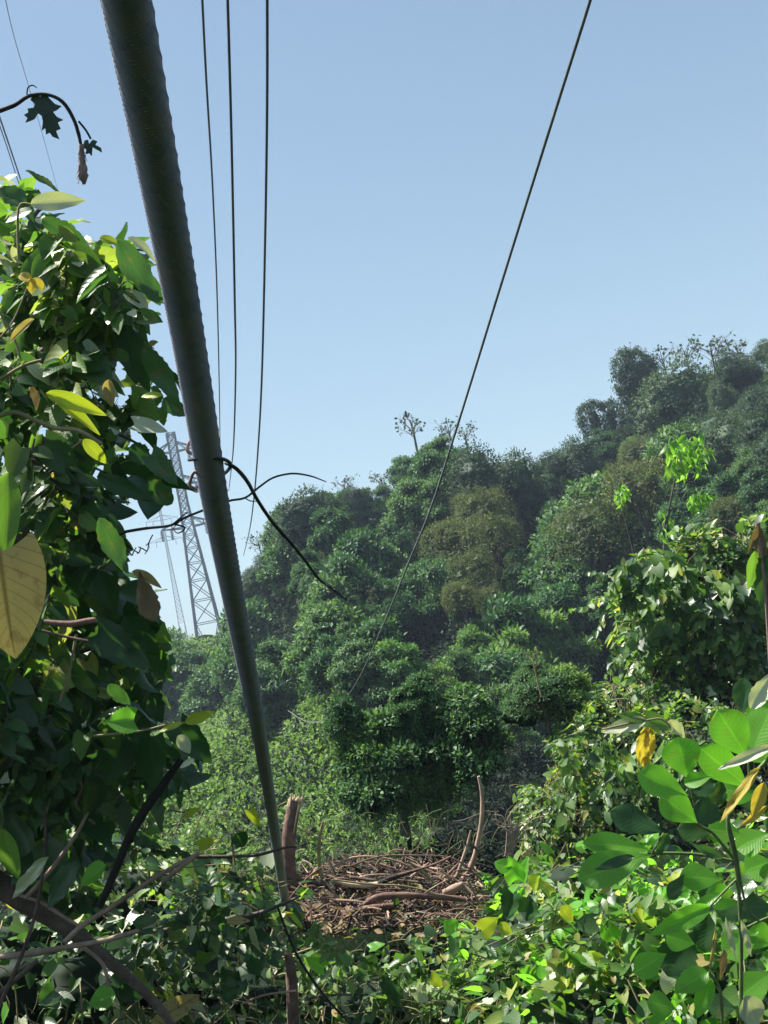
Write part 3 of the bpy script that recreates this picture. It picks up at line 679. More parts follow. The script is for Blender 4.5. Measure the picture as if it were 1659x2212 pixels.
top_c = [(40, 560, 70), (120, 560, 70), (200, 590, 70), (60, 650, 75), (150, 660, 65), (230, 640, 60), (40, 500, 50), (110, 500, 45), (280, 560, 40), (20, 760, 70, .8), (110, 740, 55, .8), (20, 430, 40)]
cloud(mb, region_pts(top_c, 330, (4.6, 5.6)), BROAD, .125, [0, 1, 2, 2, 2, 4], jit=.6, nbias=(-.3, .1, .9))  # lighter leaf mix up here paints sunlit tops and glints
mid_c = [(60, 860, 70), (150, 880, 50), (20, 960, 70), (110, 1010, 60), (190, 960, 60), (260, 960, 45), (330, 1040, 34), (250, 1040, 45), (60, 1110, 70), (150, 1120, 60), (210, 1090, 40), (280, 740, 45), (320, 830, 50), (210, 760, 45), (345, 880, 28), (180, 1210, 55), (60, 1230, 80)]
cloud(mb, region_pts(mid_c, 260, (4.6, 5.8)), BROAD, .165, [0, 0, 1, 1, 2, 3], jit=.65)
low_c = [(180, 1300, 80), (270, 1330, 55), (60, 1380, 90), (170, 1430, 90), (280, 1440, 70), (60, 1520, 90), (180, 1560, 90), (300, 1540, 40), (60, 1660, 100), (200, 1680, 100), (310, 1660, 70), (380, 1640, 40), (100, 1800, 110)]
cloud(mb, region_pts(low_c, 900, (4.9, 7.0)), BROAD, .16, [0, 0, 1, 3, 3, 2], jit=.55)
out_c = [(-450, 1000, 200), (-150, 1200, 130), (-400, 1250, 220), (-650, 1100, 200), (-150, 1500, 150), (-400, 1550, 200)]  # unseen crown left of the frame, added to shade the bottom left
cloud(mb, region_pts(out_c, 900, (4.2, 6.6)), BROAD, .2, [0, 0, 1], jit=.5)
lf = mb.build('foliage', [M['bigdark'], M['ltree'], M['vine'], M['vine_dark'], M['pale']], lt)
mb = MB()
cloud(mb, region_pts(top_c + mid_c[:6], 500, (4.5, 5.6)), VINE, .06, [0, 0, 1], jit=.7)
mb.build('foliage', [M['vine'], M['pale']], lt)
Hl = lambda *a, **k: hero(lt, *a, **k)
Hl((66, 442), (180, 424), 44, 4.4, 'pale', bend=.6, fold=.35)
Hl((60, 440), (-15, 400), 44, 4.5, 'ltree', bend=.5)
Hl((55, 372), (140, 398), 22, 4.5, 'ltree', bend=.7, teeth=.06)
Hl((70, 455), (5, 470), 30, 4.4, 'pale', bend=.5)
Hl((90, 475), (190, 520), 40, 4.5, 'ltree', bend=.5)
Hl((200, 530), (130, 560), 36, 4.5, 'pale', bend=.5)
Hl((215, 515), (262, 520), 24, 4.5, 'lime', bend=.7)
Hl((252, 520), (350, 655), 62, 4.3, 'ltree', bend=.2, teeth=.07, fold=.1)
Hl((275, 515), (345, 545), 30, 4.4, 'pale', bend=.8, fold=.4)
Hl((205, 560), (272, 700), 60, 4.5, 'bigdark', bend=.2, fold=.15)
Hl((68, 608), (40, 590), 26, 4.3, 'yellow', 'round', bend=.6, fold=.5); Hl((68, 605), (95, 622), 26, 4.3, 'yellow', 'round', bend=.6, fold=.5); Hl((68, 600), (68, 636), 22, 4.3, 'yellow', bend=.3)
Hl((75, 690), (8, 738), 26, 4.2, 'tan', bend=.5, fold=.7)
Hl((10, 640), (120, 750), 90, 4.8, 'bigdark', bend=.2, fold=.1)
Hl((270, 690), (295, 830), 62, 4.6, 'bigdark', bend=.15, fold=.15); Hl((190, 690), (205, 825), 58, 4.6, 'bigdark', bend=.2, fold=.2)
Hl((310, 750), (388, 872), 50, 4.4, 'ltree', bend=.15, fold=.1, teeth=.05); Hl((285, 760), (320, 850), 30, 4.5, 'bigdark')
Hl((275, 670), (320, 740), 28, 4.6, 'ltree', teeth=.06)
Hl((352, 862), (402, 898), 42, 4.2, 'ltree', 'ovate', bend=.2); Hl((350, 855), (300, 848), 16, 4.2, 'lime', bend=.8)
Hl((100, 850), (228, 890), 40, 4.0, 'lime', bend=.5, fold=.45); Hl((112, 860), (222, 925), 32, 4.0, 'lime', bend=.5, fold=.5)
Hl((235, 820), (240, 880), 34, 4.3, 'tan', bend=.3, fold=.6); Hl((290, 918), (362, 926), 46, 4.3, 'pale', 'heart', bend=.3)
Hl((60, 840), (90, 880), 34, 4.2, 'deadleaf', bend=.9, fold=.8, ripple=.1)
Hl((325, 985), (386, 1045), 54, 4.3, 'ltree', 'heart', bend=.3); Hl((285, 960), (318, 1000), 44, 4.4, 'bigdark', 'round')
Hl((180, 950), (232, 1000), 30, 4.2, 'lime', bend=.6); Hl((210, 1030), (330, 1080), 44, 4.4, 'bigdark', bend=.2, teeth=.05); Hl((320, 1040), (372, 1088), 44, 4.4, 'ltree', 'round')
Hl((205, 1080), (270, 1148), 14, 4.3, 'bigdark', bend=.1); Hl((212, 1120), (280, 1238), 50, 4.1, 'ltree', bend=.2, fold=.1)
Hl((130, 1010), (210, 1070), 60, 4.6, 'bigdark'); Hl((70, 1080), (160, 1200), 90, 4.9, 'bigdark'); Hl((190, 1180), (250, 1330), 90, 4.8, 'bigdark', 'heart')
Hl((20, 1020), (6, 1205), 76, 3.5, 'vine', bend=.2, label='bright green lower half lit leaf at left edge')
Hl((0, 1192), (24, 1425), 226, 3.3, 'tan', 'heart', bend=.15, fold=.06, ripple=.003, nrmv=nrm(-Fw + SUN * .55), label='large tan yellow veined leaf at the left edge', name='leaf')
Hl((300, 1232), (332, 1345), 62, 4.2, 'deadleaf', 'obovate', bend=.5, fold=.7, ripple=.12, label='withered brown hanging leaf'); Hl((285, 1235), (352, 1262), 28, 4.2, 'tan', bend=.6, fold=.6)
Hl((210, 1370), (330, 1440), 80, 4.8, 'bigdark', 'heart'); Hl((100, 1260), (200, 1370), 100, 5.0, 'bigdark', 'heart'); Hl((270, 1330), (340, 1420), 60, 4.9, 'bigdark')
Hl((400, 1560), (463, 1538), 26, 4.3, 'lime', bend=.1, fold=.2, label='pale lime leaf pointing right'); Hl((395, 1562), (340, 1578), 16, 4.3, 'lime', bend=.3)
Hl((290, 1555), (228, 1560), 52, 4.3, 'big', 'heart', bend=.3, teeth=.05); Hl((235, 1478), (280, 1525), 34, 4.4, 'ltree'); Hl((270, 1530), (210, 1545), 20, 4.4, 'ltree')
Hl((385, 1570), (458, 1650), 66, 4.5, 'bigdark', 'heart', bend=.3); Hl((270, 1590), (220, 1700), 100, 4.7, 'bigdark', 'heart'); Hl((330, 1590), (320, 1710), 100, 4.7, 'bigdark', 'heart')
Hl((385, 1588), (412, 1628), 30, 4.2, 'pale', bend=.4); Hl((420, 1640), (385, 1658), 14, 4.2, 'pale')
Hl((10, 1790), (30, 1905), 66, 3.8, 'vine', bend=.3); Hl((230, 1870), (170, 1910), 50, 4.4, 'big', teeth=.06, bend=.2); Hl((170, 1860), (90, 1960), 60, 4.6, 'bigdark')
Hl((110, 1850), (0, 1950), 34, 4.2, 'pale', bend=.8, fold=.7, ripple=.08); Hl((330, 2000), (285, 1990), 40, 4.8, 'ltree', 'heart')
st = MB()
for l, w in (([(38, 1110), (75, 1030), (112, 1000), (145, 975), (180, 950)], .004), ([(-10, 1200), (10, 1160), (38, 1110)], .005), ([(-20, 905), (30, 890), (70, 905), (120, 925), (170, 930), (220, 960)], .007),
             ([(-10, 660), (30, 730), (45, 780)], .004), ([(0, 820), (50, 790), (90, 778)], .005), ([(130, 1515), (150, 1450), (165, 1370)], .005), ([(66, 442), (40, 450), (40, 560)], .004),
             ([(0, 730), (30, 690), (60, 620)], .003), ([(400, 1562), (360, 1566), (300, 1580), (200, 1590)], .004)):
    st = MB(); st.tube(PX(l, 4.35), w, 6, sub=4); st.build('twig', M['straw'], lt)
st = MB(); st.tube(PX([(95, 1344), (150, 1348), (200, 1340), (204, 1345)], 3.8), [.008, .009, .009, .006], 8, sub=4); st.build('broken_twig', M['barkred'], lt); st = MB(); st.tube(PX([(90, 1362), (140, 1375), (190, 1385)], 3.8), .004, 6, sub=4)
st.build('broken_twig', M['barkred'], lt)

# dangling top-left twig with lobed leaves
tw = empty('dangling_twig', P(-10, 242, 3.6), 'thin twig with lobed leaves drooping in the top left sky', 'twig')
mb = MB(); mb.tube(PX([(-20, 246), (30, 228), (62, 208), (100, 204), (135, 220), (158, 255), (170, 290), (176, 320)], 3.6), [.0065, .006, .005, .0045, .005, .005, .005, .004], 7, sub=4, rough=.06)
mb.tube(PX([(170, 262), (186, 282), (196, 300)], 3.6), .0028, 6, sub=3); mb.tube(PX([(58, 206), (60, 190), (70, 184), (80, 190)], 3.6), [.002, .002, .002, .001], 5, sub=4)
mb.build('stem', M['darkstick'], tw)
mb = MB(); mb.tube(PX([(176, 312), (176, 340), (178, 362), (180, 380), (182, 398)], 3.6), [.007, .008, .012, .013, .003], 8, sub=3, rough=.2)
for k in range(40):
    a = P(177 + rng.uniform(-8, 8), rng.uniform(318, 385), 3.6 + rng.uniform(-.01, .01)); mb.tube([a, a + nrm(-Up + Rt * rng.uniform(-.5, .5)) * .02], [.002, .0005], 3)
mb.build('withered_bud', M['pink'], tw)
def lobed(pts, d, m, name, parent):
    p = PX(pts, d); c = p.mean(0); n = nrm(Fw * -1 + .3 * Up); r = np.linalg.norm(p - c, axis=1)
    q = p + np.outer(-.25 * r, n) * .5
    mb = MB(); mb.add(q, np.arange(len(q))[None]); mb.add(q[::-1] - n * .0006, np.arange(len(q))[None]); mb.build(name, m, parent, smooth_=False)
lobed([(70, 200), (86, 205), (97, 196), (106, 210), (118, 222), (132, 226), (122, 236), (114, 240), (122, 250), (136, 256), (124, 262), (130, 275), (120, 280), (127, 297), (112, 292), (106, 284), (98, 288), (97, 275), (89, 280), (92, 262), (90, 250), (82, 244), (74, 256), (62, 260), (53, 262), (58, 252), (50, 245), (60, 240), (58, 232), (72, 230), (74, 222), (64, 212)], 3.6, M['silh'], 'leaf', tw)
lobed([(182, 302), (190, 300), (192, 310), (200, 300), (210, 304), (206, 312), (218, 318), (220, 328), (208, 322), (200, 318), (198, 336), (192, 330), (184, 332), (186, 322), (178, 316)], 3.6, M['silh'], 'leaf', tw)
#@@PART3
# ------------------------------------------------------------------ foreground right: creeper mound and slope
def mound(name, blobs, n, T, size, mats, mlist, label, cat='bush', stems=60, hullm=None, group=None, towards=True):
    bl = [(P(x, y, d), V3(rx, ry, rz)) for x, y, d, rx, ry, rz in blobs]
    base = bl[0][0].copy(); base[2] = min(b[0][2] - b[1][2] for b in bl)
    root = empty(name, base, label, cat, group)
    mb = MB(); pts = surf_pts(bl, n, -.75, -Fw if towards else None)
    def cl(p): return math.sin(p[0] * 9 + p[2] * 4) * math.cos(p[2] * 8 - p[1] * 3) + .6 * math.sin(p[0] * 17 + 1.3 * p[1]) * math.sin(p[2] * 19 + 2)
    pts = [(p + o * (rng.uniform(-.10, .06) * min(2, size * 12) + .10 * cl(p)) + V3(0, 0, -.12 * max(0, -cl(p))), o) for p, o in pts if cl(p) > -.75 + .25 * rng.normal()]
    cloud(mb, pts, T, size, mats, jit=.5)
    mb.build('foliage', mlist, root)
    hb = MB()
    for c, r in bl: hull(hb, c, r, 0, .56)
    hb.build('inner_shade_hull', hullm or M['thicket'], root)  # dark hull, colour stands in for shade between the leaves
    sb = MB()
    for k in range(stems):
        c, r = bl[rng.integers(len(bl))]; d = rnd(); d[1] = -abs(d[1]); p = c + d * r
        q = p + V3(rng.uniform(-.3, .3), rng.uniform(-.1, .1), -rng.uniform(.1, .5)); m = (p + q) / 2 + rng.normal(size=3) * .08
        sb.tube([p, m, q], size * rng.uniform(.03, .07), 4, sub=4)
    sb.build('stem', M['straw'], root)
    return root
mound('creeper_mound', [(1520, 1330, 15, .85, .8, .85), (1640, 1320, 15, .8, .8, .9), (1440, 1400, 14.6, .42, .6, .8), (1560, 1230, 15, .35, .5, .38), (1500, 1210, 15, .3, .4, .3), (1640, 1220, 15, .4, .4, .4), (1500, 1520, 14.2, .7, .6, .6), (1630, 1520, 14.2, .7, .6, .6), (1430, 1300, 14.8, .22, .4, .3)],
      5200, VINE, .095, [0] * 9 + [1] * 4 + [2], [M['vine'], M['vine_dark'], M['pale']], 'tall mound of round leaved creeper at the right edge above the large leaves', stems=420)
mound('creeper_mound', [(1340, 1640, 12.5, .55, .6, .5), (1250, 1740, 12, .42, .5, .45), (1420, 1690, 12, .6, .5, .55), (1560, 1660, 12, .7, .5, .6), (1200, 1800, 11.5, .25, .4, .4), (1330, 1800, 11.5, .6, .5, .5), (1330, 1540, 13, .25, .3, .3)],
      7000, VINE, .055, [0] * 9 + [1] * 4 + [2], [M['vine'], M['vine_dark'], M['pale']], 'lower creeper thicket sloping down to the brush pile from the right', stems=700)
mound('creeper_mound', [(1150, 1950, 9, .3, .4, .25), (1260, 1920, 8.6, .4, .4, .3), (1100, 2060, 8, .35, .4, .28), (1400, 2000, 8, .55, .5, .35), (1560, 1980, 8, .55, .5, .45), (1250, 2110, 7.4, .45, .4, .3), (1450, 2140, 7, .5, .4, .35), (1620, 2120, 7, .4, .4, .4), (1050, 2160, 7, .35, .4, .25), (1200, 2210, 6.3, .4, .4, .25), (1350, 2215, 6.2, .4, .4, .25), (1500, 2215, 6.2, .4, .4, .3), (1640, 2210, 6.1, .4, .4, .35), (1700, 2000, 7.5, .4, .4, .4)],
      5200, VINE, .075, [0] * 9 + [1] * 4 + [2] + [3] * 4, [M['vine'], M['vine_dark'], M['pale'], M['big']], 'tangle of lime and green creeper leaves in the bottom right foreground', stems=260)
mound('creeper_mound', [(700, 2150, 7.6, .35, .4, .15), (820, 2155, 7.6, .35, .4, .15), (930, 2155, 7.4, .3, .4, .18), (760, 2200, 7, .4, .4, .22), (900, 2210, 7, .4, .4, .22)],
      1300, VINE, .06, [0, 1, 1, 2], [M['vine'], M['vine_dark'], M['carpet']], 'low small leaved creeper under the brush pile at bottom centre', stems=260)
mound('creeper_mound', [(500, 2000, 8, .4, .4, .25), (450, 1900, 8.5, .3, .3, .25), (540, 1940, 9, .15, .3, .15), (430, 2120, 7.5, .4, .4, .25), (300, 2100, 7.5, .4, .4, .3), (150, 2150, 7, .4, .4, .3), (30, 2140, 7, .4, .4, .35), (560, 2150, 7.4, .3, .4, .2), (300, 1950, 8.2, .4, .4, .35), (100, 2000, 8, .5, .4, .4)],
      1300, VINE, .085, [0, 1, 1, 1, 1, 2], [M['vine'], M['vine_dark'], M['pale']], 'shaded creeper thicket under the crossed branches at bottom left', stems=160)  # mostly dark leaves, part of the shade is in the colour

# sapling tops rising over the right mound
sp = empty('slender_sapling', P(1438, 1300, 14.6), 'slender sapling with bright drooping leaf clusters before the dark hillside', 'tree')
mb = MB()
for l in ([(1440, 1330), (1436, 1220), (1438, 1120), (1470, 1090), (1500, 1080)], [(1440, 1130), (1455, 1050), (1475, 985)], [(1440, 1180), (1420, 1110)], [(1500, 1080), (1520, 1062)]):
    mb.tube(PX(l, 14.6), [.014, .008, .005], 6, sub=4)
mb.build('stem', M['grey'], sp)
def cluster(root, circ, n, L, m, d=14.6, name='leaf_cluster'):
    mb = MB()
    for p, o in region_pts(circ, n, (d - .25, d + .25)):
        put(mb, LANCE[rng.integers(2)], p, nrm(V3(rng.uniform(-.6, .6), rng.uniform(-.6, .6), -.7 + rng.uniform(-.4, .5))), rnd() + V3(0, 0, .6), L * rng.uniform(.7, 1.2), 0, 1.35)
    mb.build(name, M[m], root)
cluster(sp, [(1468, 960, 30), (1500, 955, 28), (1448, 1000, 20), (1485, 990, 30), (1510, 985, 20)], 150, .14, 'sapling')
cluster(sp, [(1500, 1080, 15), (1520, 1065, 13), (1515, 1085, 10)], 90, .11, 'sapling'); cluster(sp, [(1425, 1105, 10), (1445, 1125, 9), (1433, 1150, 8)], 26, .10, 'sapling')
sp2 = empty('slender_sapling', P(1330, 1300, 16), 'small bright leafed sapling left of the taller sapling', 'tree')
mb = MB(); mb.tube(PX([(1400, 1330), (1370, 1200), (1345, 1100), (1340, 1060)], 16), [.012, .008, .004], 6, sub=4); mb.build('stem', M['grey'], sp2)
cluster(sp2, [(1340, 1058, 16), (1336, 1080, 12)], 46, .11, 'sapling', 16)
sp3 = empty('slender_sapling', P(1255, 1640, 12.8), 'tiny yellow green seedling tip above the lower creeper thicket', 'plant')
mb = MB(); mb.tube(PX([(1262, 1660), (1256, 1600), (1250, 1555)], 12.8), [.006, .004, .002], 6, sub=4); mb.build('stem', M['greenstem'], sp3)
cluster(sp3, [(1252, 1548, 13), (1268, 1590, 8)], 30, .07, 'sapling', 12.8)

# large-leaved plant, right foreground
bp = empty('large_leaved_plant', P(1600, 2212, 4.8), 'plant with large ribbed bright green paddle leaves at the right', 'plant')
B = lambda *a, **k: hero(bp, *a, **k)
SN = nrm(-Fw * .8 + SUN * .5)
def up_(j=.15): return nrm(SN + rng.normal(size=3) * j)
for b_, t_, w_, m_ in (((1640, 1720), (1560, 1700), 60, 'big'), ((1668, 1650), (1600, 1590), 60, 'big'), ((1660, 1800), (1590, 1830), 60, 'big'), ((1560, 1900), (1470, 1890), 54, 'big'), ((1650, 1890), (1570, 1930), 60, 'ltree'), ((1480, 1890), (1440, 1940), 44, 'ltree'), ((1640, 2010), (1560, 2060), 60, 'big'), ((1440, 2060), (1370, 2100), 50, 'big'), ((1668, 2100), (1600, 2150), 60, 'big'), ((1668, 1580), (1630, 1500), 60, 'big'), ((1655, 1760), (1610, 1700), 60, 'ltree'), ((1600, 1800), (1530, 1790), 56, 'big'), ((1540, 1800), (1465, 1790), 50, 'ltree'), ((1668, 1860), (1610, 1880), 60, 'big'), ((1668, 1960), (1600, 1960), 64, 'ltree'), ((1600, 1950), (1530, 1930), 50, 'big'), ((1500, 2040), (1440, 2020), 50, 'big'), ((1668, 2040), (1620, 2010), 56, 'big'), ((1590, 2180), (1530, 2170), 56, 'ltree'), ((1460, 2180), (1400, 2160), 50, 'big')):
    B(b_, t_, w_, 4.75, m_, 'obovate', .3, .15, .012, nrmv=up_(.2))
B((1616, 1638), (1552, 1536), 78, 4.4, 'big', 'obovate', .2, .12, .012, nrmv=up_())
B((1624, 1630), (1662, 1528), 74, 4.5, 'big', 'obovate', .2, .12, .012, nrmv=up_())
B((1600, 1552), (1606, 1464), 46, 4.6, 'ltree', 'obovate', .2, .2, .012, nrmv=up_())
B((1487, 1682), (1462, 1594), 74, 4.3, 'big', 'obovate', .2, .12, .012, nrmv=up_())
B((1484, 1718), (1381, 1668), 60, 4.2, 'big', 'obovate', .2, .12, .012, nrmv=up_())
B((1618, 1702), (1512, 1616), 64, 4.35, 'big', 'obovate', .2, .12, .012, nrmv=up_())
B((1506, 1778), (1430, 1718), 62, 4.35, 'big', 'obovate', .3, .15, .012, nrmv=up_())
B((1540, 1676), (1478, 1690), 34, 4.25, 'big', 'obovate', .4, .4, .012, nrmv=up_())
B((1545, 1690), (1480, 1712), 44, 4.5, 'bigdark', 'ovate', .2, .1, nrmv=up_())
B((1600, 1690), (1550, 1620), 30, 4.5, 'bigdark', 'ovate', .2, .1, nrmv=up_())
B((1560, 1770), (1500, 1740), 70, 4.7, 'bigdark', 'obovate', .2, .1, nrmv=up_())
B((1560, 1680), (1545, 1740), 40, 4.6, 'ltree', 'obovate', .3, .2, nrmv=up_())
B((1408, 1838), (1262, 1812), 50, 4.5, 'big', 'obovate', .3, .3, .01, nrmv=up_())
B((1408, 1848), (1246, 1892), 76, 4.4, 'big', 'obovate', .25, .15, .01, nrmv=up_())
B((1370, 1850), (1284, 1878), 24, 4.34, 'bigdark', 'ovate', .1, .1, .0, nrmv=up_())
B((1434, 1800), (1322, 1748), 66, 4.6, 'bigdark', 'obovate', .3, .1, nrmv=up_())
B((1444, 1800), (1418, 1850), 26, 4.4, 'ltree', nrmv=up_())
B((1486, 1820), (1566, 1852), 24, 4.4, 'ltree', 'obovate', nrmv=up_())
B((1670, 1612), (1550, 1660), 30, 4.1, 'pale', 'ovate', .25, .55, .02)
B((1622, 1532), (1670, 1450), 46, 4.4, 'pale', 'ovate', .5, .6, .04)
B((1644, 1660), (1544, 1770), 28, 4.1, 'yellow', 'ovate', .35, .4, .03, label='drooping yellow leaf')
B((1650, 1690), (1625, 1768), 34, 4.05, 'yellow', 'ovate', .35, .5, .03, label='short drooping yellow leaf')
B((1655, 1740), (1600, 1790), 20, 4.1, 'yellow', 'ovate', .6, .6, .03)
B((1534, 1958), (1404, 2020), 40, 4.6, 'big', 'ovate', .3, .25, .01, nrmv=up_())
B((1560, 1930), (1480, 1975), 26, 4.7, 'big', 'ovate', .3, .35, .01, nrmv=up_())
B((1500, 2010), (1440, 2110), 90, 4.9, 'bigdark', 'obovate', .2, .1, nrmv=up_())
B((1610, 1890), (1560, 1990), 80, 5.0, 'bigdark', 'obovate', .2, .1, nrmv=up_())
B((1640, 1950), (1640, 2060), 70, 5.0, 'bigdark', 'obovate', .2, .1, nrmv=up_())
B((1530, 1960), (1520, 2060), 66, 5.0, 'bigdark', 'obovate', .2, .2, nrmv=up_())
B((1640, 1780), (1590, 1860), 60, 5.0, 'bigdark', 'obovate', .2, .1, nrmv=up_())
B((1540, 1880), (1510, 1950), 40, 4.8, 'ltree', 'ovate', nrmv=up_())
B((1530, 2100), (1455, 2140), 50, 4.5, 'big', 'ovate', .3, .25, .02, teeth=.06, nrmv=up_())
B((1540, 2115), (1500, 2200), 40, 4.5, 'big', 'ovate', .3, .35, .02, nrmv=up_())
B((1610, 2150), (1640, 2225), 60, 4.5, 'pale', 'ovate', .4, .3, .03)
B((1568, 1980), (1590, 2080), 14, 4.4, 'pale', 'lance', .2, .3); B((1600, 1985), (1625, 2070), 16, 4.4, 'pale', 'lance', .2, .3)
B((1545, 2000), (1535, 2110), 12, 4.4, 'tan', 'lance', .2, .6); B((1560, 2050), (1562, 2120), 26, 4.5, 'deadleaf', 'ovate', .3, .5, .04)
st = MB()
for l, w in (([(1600, 2230), (1600, 2000), (1588, 1860), (1572, 1770), (1600, 1700), (1640, 1660), (1668, 1630)], .007), ([(1588, 1860), (1540, 1800), (1506, 1778), (1484, 1718)], .005), ([(1618, 1702), (1616, 1638), (1602, 1552)], .004),
             ([(1588, 1860), (1500, 1845), (1408, 1843)], .005), ([(1408, 1843), (1434, 1800)], .004), ([(1590, 1900), (1560, 1930), (1534, 1958)], .004), ([(1572, 1770), (1590, 1840), (1610, 1950), (1640, 1990)], .004),
             ([(1560, 2230), (1556, 2140), (1530, 2100)], .005), ([(1487, 1682), (1500, 1740)], .003), ([(1600, 2010), (1640, 1990), (1665, 1980)], .004)):
    st.tube(PX(l, 4.5), w, 7, sub=4)
st.build('stem', M['greenstem'], bp)
# second broad plant: wilted leaves hanging between the mounds
wp = empty('wilted_climber', P(1390, 1640, 8), 'wilted climber with pale folded leaves and a curled yellow brown one', 'plant')
Wl = lambda *a, **k: hero(wp, *a, **k)
Wl((1396, 1556), (1300, 1578), 34, 8, 'pale', bend=.4, fold=.3); Wl((1396, 1556), (1335, 1540), 24, 8, 'vine', bend=.4); Wl((1396, 1556), (1452, 1568), 46, 8.05, 'vine', 'heart', bend=.3); Wl((1440, 1560), (1490, 1590), 34, 8, 'pale', bend=.8, fold=.7, ripple=.08)
Wl((1398, 1570), (1376, 1660), 36, 8, 'yellow', bend=.6, fold=.8, ripple=.1, label='curled yellow brown leaf'); Wl((1400, 1570), (1412, 1650), 30, 8, 'yellow', bend=.8, fold=.8, ripple=.12); Wl((1390, 1600), (1395, 1672), 26, 7.9, 'yellow', bend=.8, fold=.6, ripple=.12)
mb = MB(); mb.tube(PX([(1300, 1576), (1396, 1556), (1440, 1560), (1500, 1640)], 8), .006, 6, sub=4); mb.build('stem', M['straw'], wp)
tp = empty('withered_shoot', P(1640, 1300, 9), 'withered pinkish shoot with hanging pale leaves at the right edge', 'plant')
Tl = lambda *a, **k: hero(tp, *a, **k)
Tl((1638, 1135), (1650, 1250), 34, 9, 'deadleaf', bend=.5, fold=.7, ripple=.1); Tl((1640, 1130), (1618, 1200), 18, 9, 'deadleaf', bend=.7, fold=.7); Tl((1630, 1190), (1624, 1275), 40, 9, 'vine', bend=.3); Tl((1655, 1200), (1650, 1330), 50, 9, 'ltree', bend=.2)
mb = MB(); mb.tube(PX([(1670, 1560), (1655, 1300), (1645, 1200), (1636, 1130)], 9), [.012, .01, .012, .016], 7, sub=4, rough=.1); mb.build('stem', M['pink'], tp)
hp = empty('trailing_creeper', P(1420, 1500, 13.6), 'creeper runners hanging down the left face of the right mound', 'plant')

def strands(parent, box, n, dr, size, mats, down=0.0, seg=9, L=(120, 300), stemm='greenstem'):
    mb = MB(); k = 0
    for q in range(n):
        x, y = rng.uniform(box[0], box[2]), rng.uniform(box[1], box[3]); d = rng.uniform(*dr); ln = rng.uniform(*L); a = rng.uniform(0, 6.28) if not down else math.pi / 2 + rng.normal() * .25
        pts = [(x, y, d)]
        for j in range(6):
            a += rng.normal() * .35; x += math.cos(a) * ln / 6; y += math.sin(a) * ln / 6 * (1 if down else .55); pts.append((x, y, d + .05 * math.sin(j + q)))
        p = PX(pts); c, _ = smooth(p, np.ones(len(p)), 5); mb.tube(c, np.linspace(.0032, .0012, len(c)), 4, len(mats), cap=False)
        mi = rng.integers(len(mats))
        for j in range(1, len(c) - 1):
            t_ = nrm(c[j + 1] - c[j - 1]); side = nrm(np.cross(t_, V3(0, 0, 1) + rnd() * .3)) * (1 if j % 2 else -1)
            if rng.random() < .15: continue
            s = size * (1.25 - .7 * j / len(c)) * rng.uniform(.6, 1.3); b = c[j] + side * s * .35 + V3(0, 0, .02)
            mb.tube([c[j], b], .0012, 3, len(mats), cap=False)
            put(mb, VINE[rng.integers(len(VINE))], b, nrm(side + t_ * .4 + V3(0, 0, -.5) + rnd() * .35), nrm(SN + V3(0, 0, .4) + rnd() * .6), s, mi if rng.random() < .8 else rng.integers(len(mats)))
    mb.build('runner', [M[m] for m in mats] + [M[stemm]], parent)
strands(lt, (0, 480, 270, 880), 16, (4.3, 5.0), .085, ['vine', 'ltree', 'pale', 'vine'], down=1, L=(60, 170), stemm='grey')
strands(lt, (0, 900, 250, 1600), 22, (4.3, 4.9), .08, ['vine', 'ltree', 'vine_dark', 'vine_dark'], down=1, L=(80, 220), stemm='grey')
# loose vine leaves in the low foreground, right of the brush pile
gp = empty('round_leaved_creeper', P(1150, 2000, 7.6), 'creeper with large lime round leaves right of the brush pile', 'plant')
G = lambda *a, **k: hero(gp, *a, **k)
for b, t_, w, m in (((1115, 1900), (1100, 1850), 40, 'big'), ((1130, 1905), (1138, 1850), 40, 'big'), ((1100, 1880), (1070, 1860), 34, 'big'), ((1165, 1890), (1150, 1925), 44, 'lime'), ((1190, 1930), (1170, 1900), 30, 'lime'), ((1150, 1940), (1130, 1990), 60, 'bigdark'), ((1110, 1930), (1090, 1990), 50, 'bigdark'),
                    ((1040, 2010), (1075, 1985), 44, 'lime'), ((1075, 2000), (1110, 2015), 30, 'lime'), ((985, 2010), (960, 1990), 34, 'big'), ((985, 2030), (975, 2070), 40, 'ltree'), ((1120, 1990), (1160, 1980), 34, 'pale'), ((900, 2140), (925, 2165), 34, 'pale'), ((930, 2110), (960, 2130), 30, 'lime'), ((965, 2175), (1000, 2190), 30, 'pale'), ((1020, 2170), (1045, 2195), 34, 'tan'),
                    ((1130, 2110), (1180, 2100), 40, 'big'), ((1150, 2130), (1190, 2160), 46, 'big'), ((1090, 2120), (1120, 2150), 40, 'ltree'), ((1185, 2200), (1250, 2215), 60, 'tan'), ((800, 2050), (830, 2035), 30, 'big'), ((700, 2090), (660, 2070), 30, 'big'), ((860, 2130), (850, 2180), 44, 'bigdark'), ((1210, 1960), (1240, 1990), 36, 'lime'), ((1330, 2030), (1300, 1990), 40, 'big'), ((1270, 2060), (1240, 2090), 40, 'lime'), ((1370, 2080), (1330, 2110), 40, 'pale'), ((1300, 2160), (1370, 2190), 44, 'pale'), ((1230, 2150), (1290, 2200), 36, 'lime'), ((1390, 2190), (1460, 2200), 30, 'pale')):
    G(b, t_, w, 6.6, m, 'heart' if rng.random() < .6 else 'ovate', rng.uniform(.2, .6), rng.uniform(.1, .4), .03, nrmv=nrm(SN + rng.normal(size=3) * .35))
mb = MB()
for k in range(60):
    x = rng.uniform(950, 1500); y = rng.uniform(1950, 2200); mb.tube(PX([(x, y), (x + rng.uniform(-40, 40), y - rng.uniform(-20, 40)), (x + rng.uniform(-90, 90), y - rng.uniform(-40, 60))], 6.65), .0028, 4, sub=5)
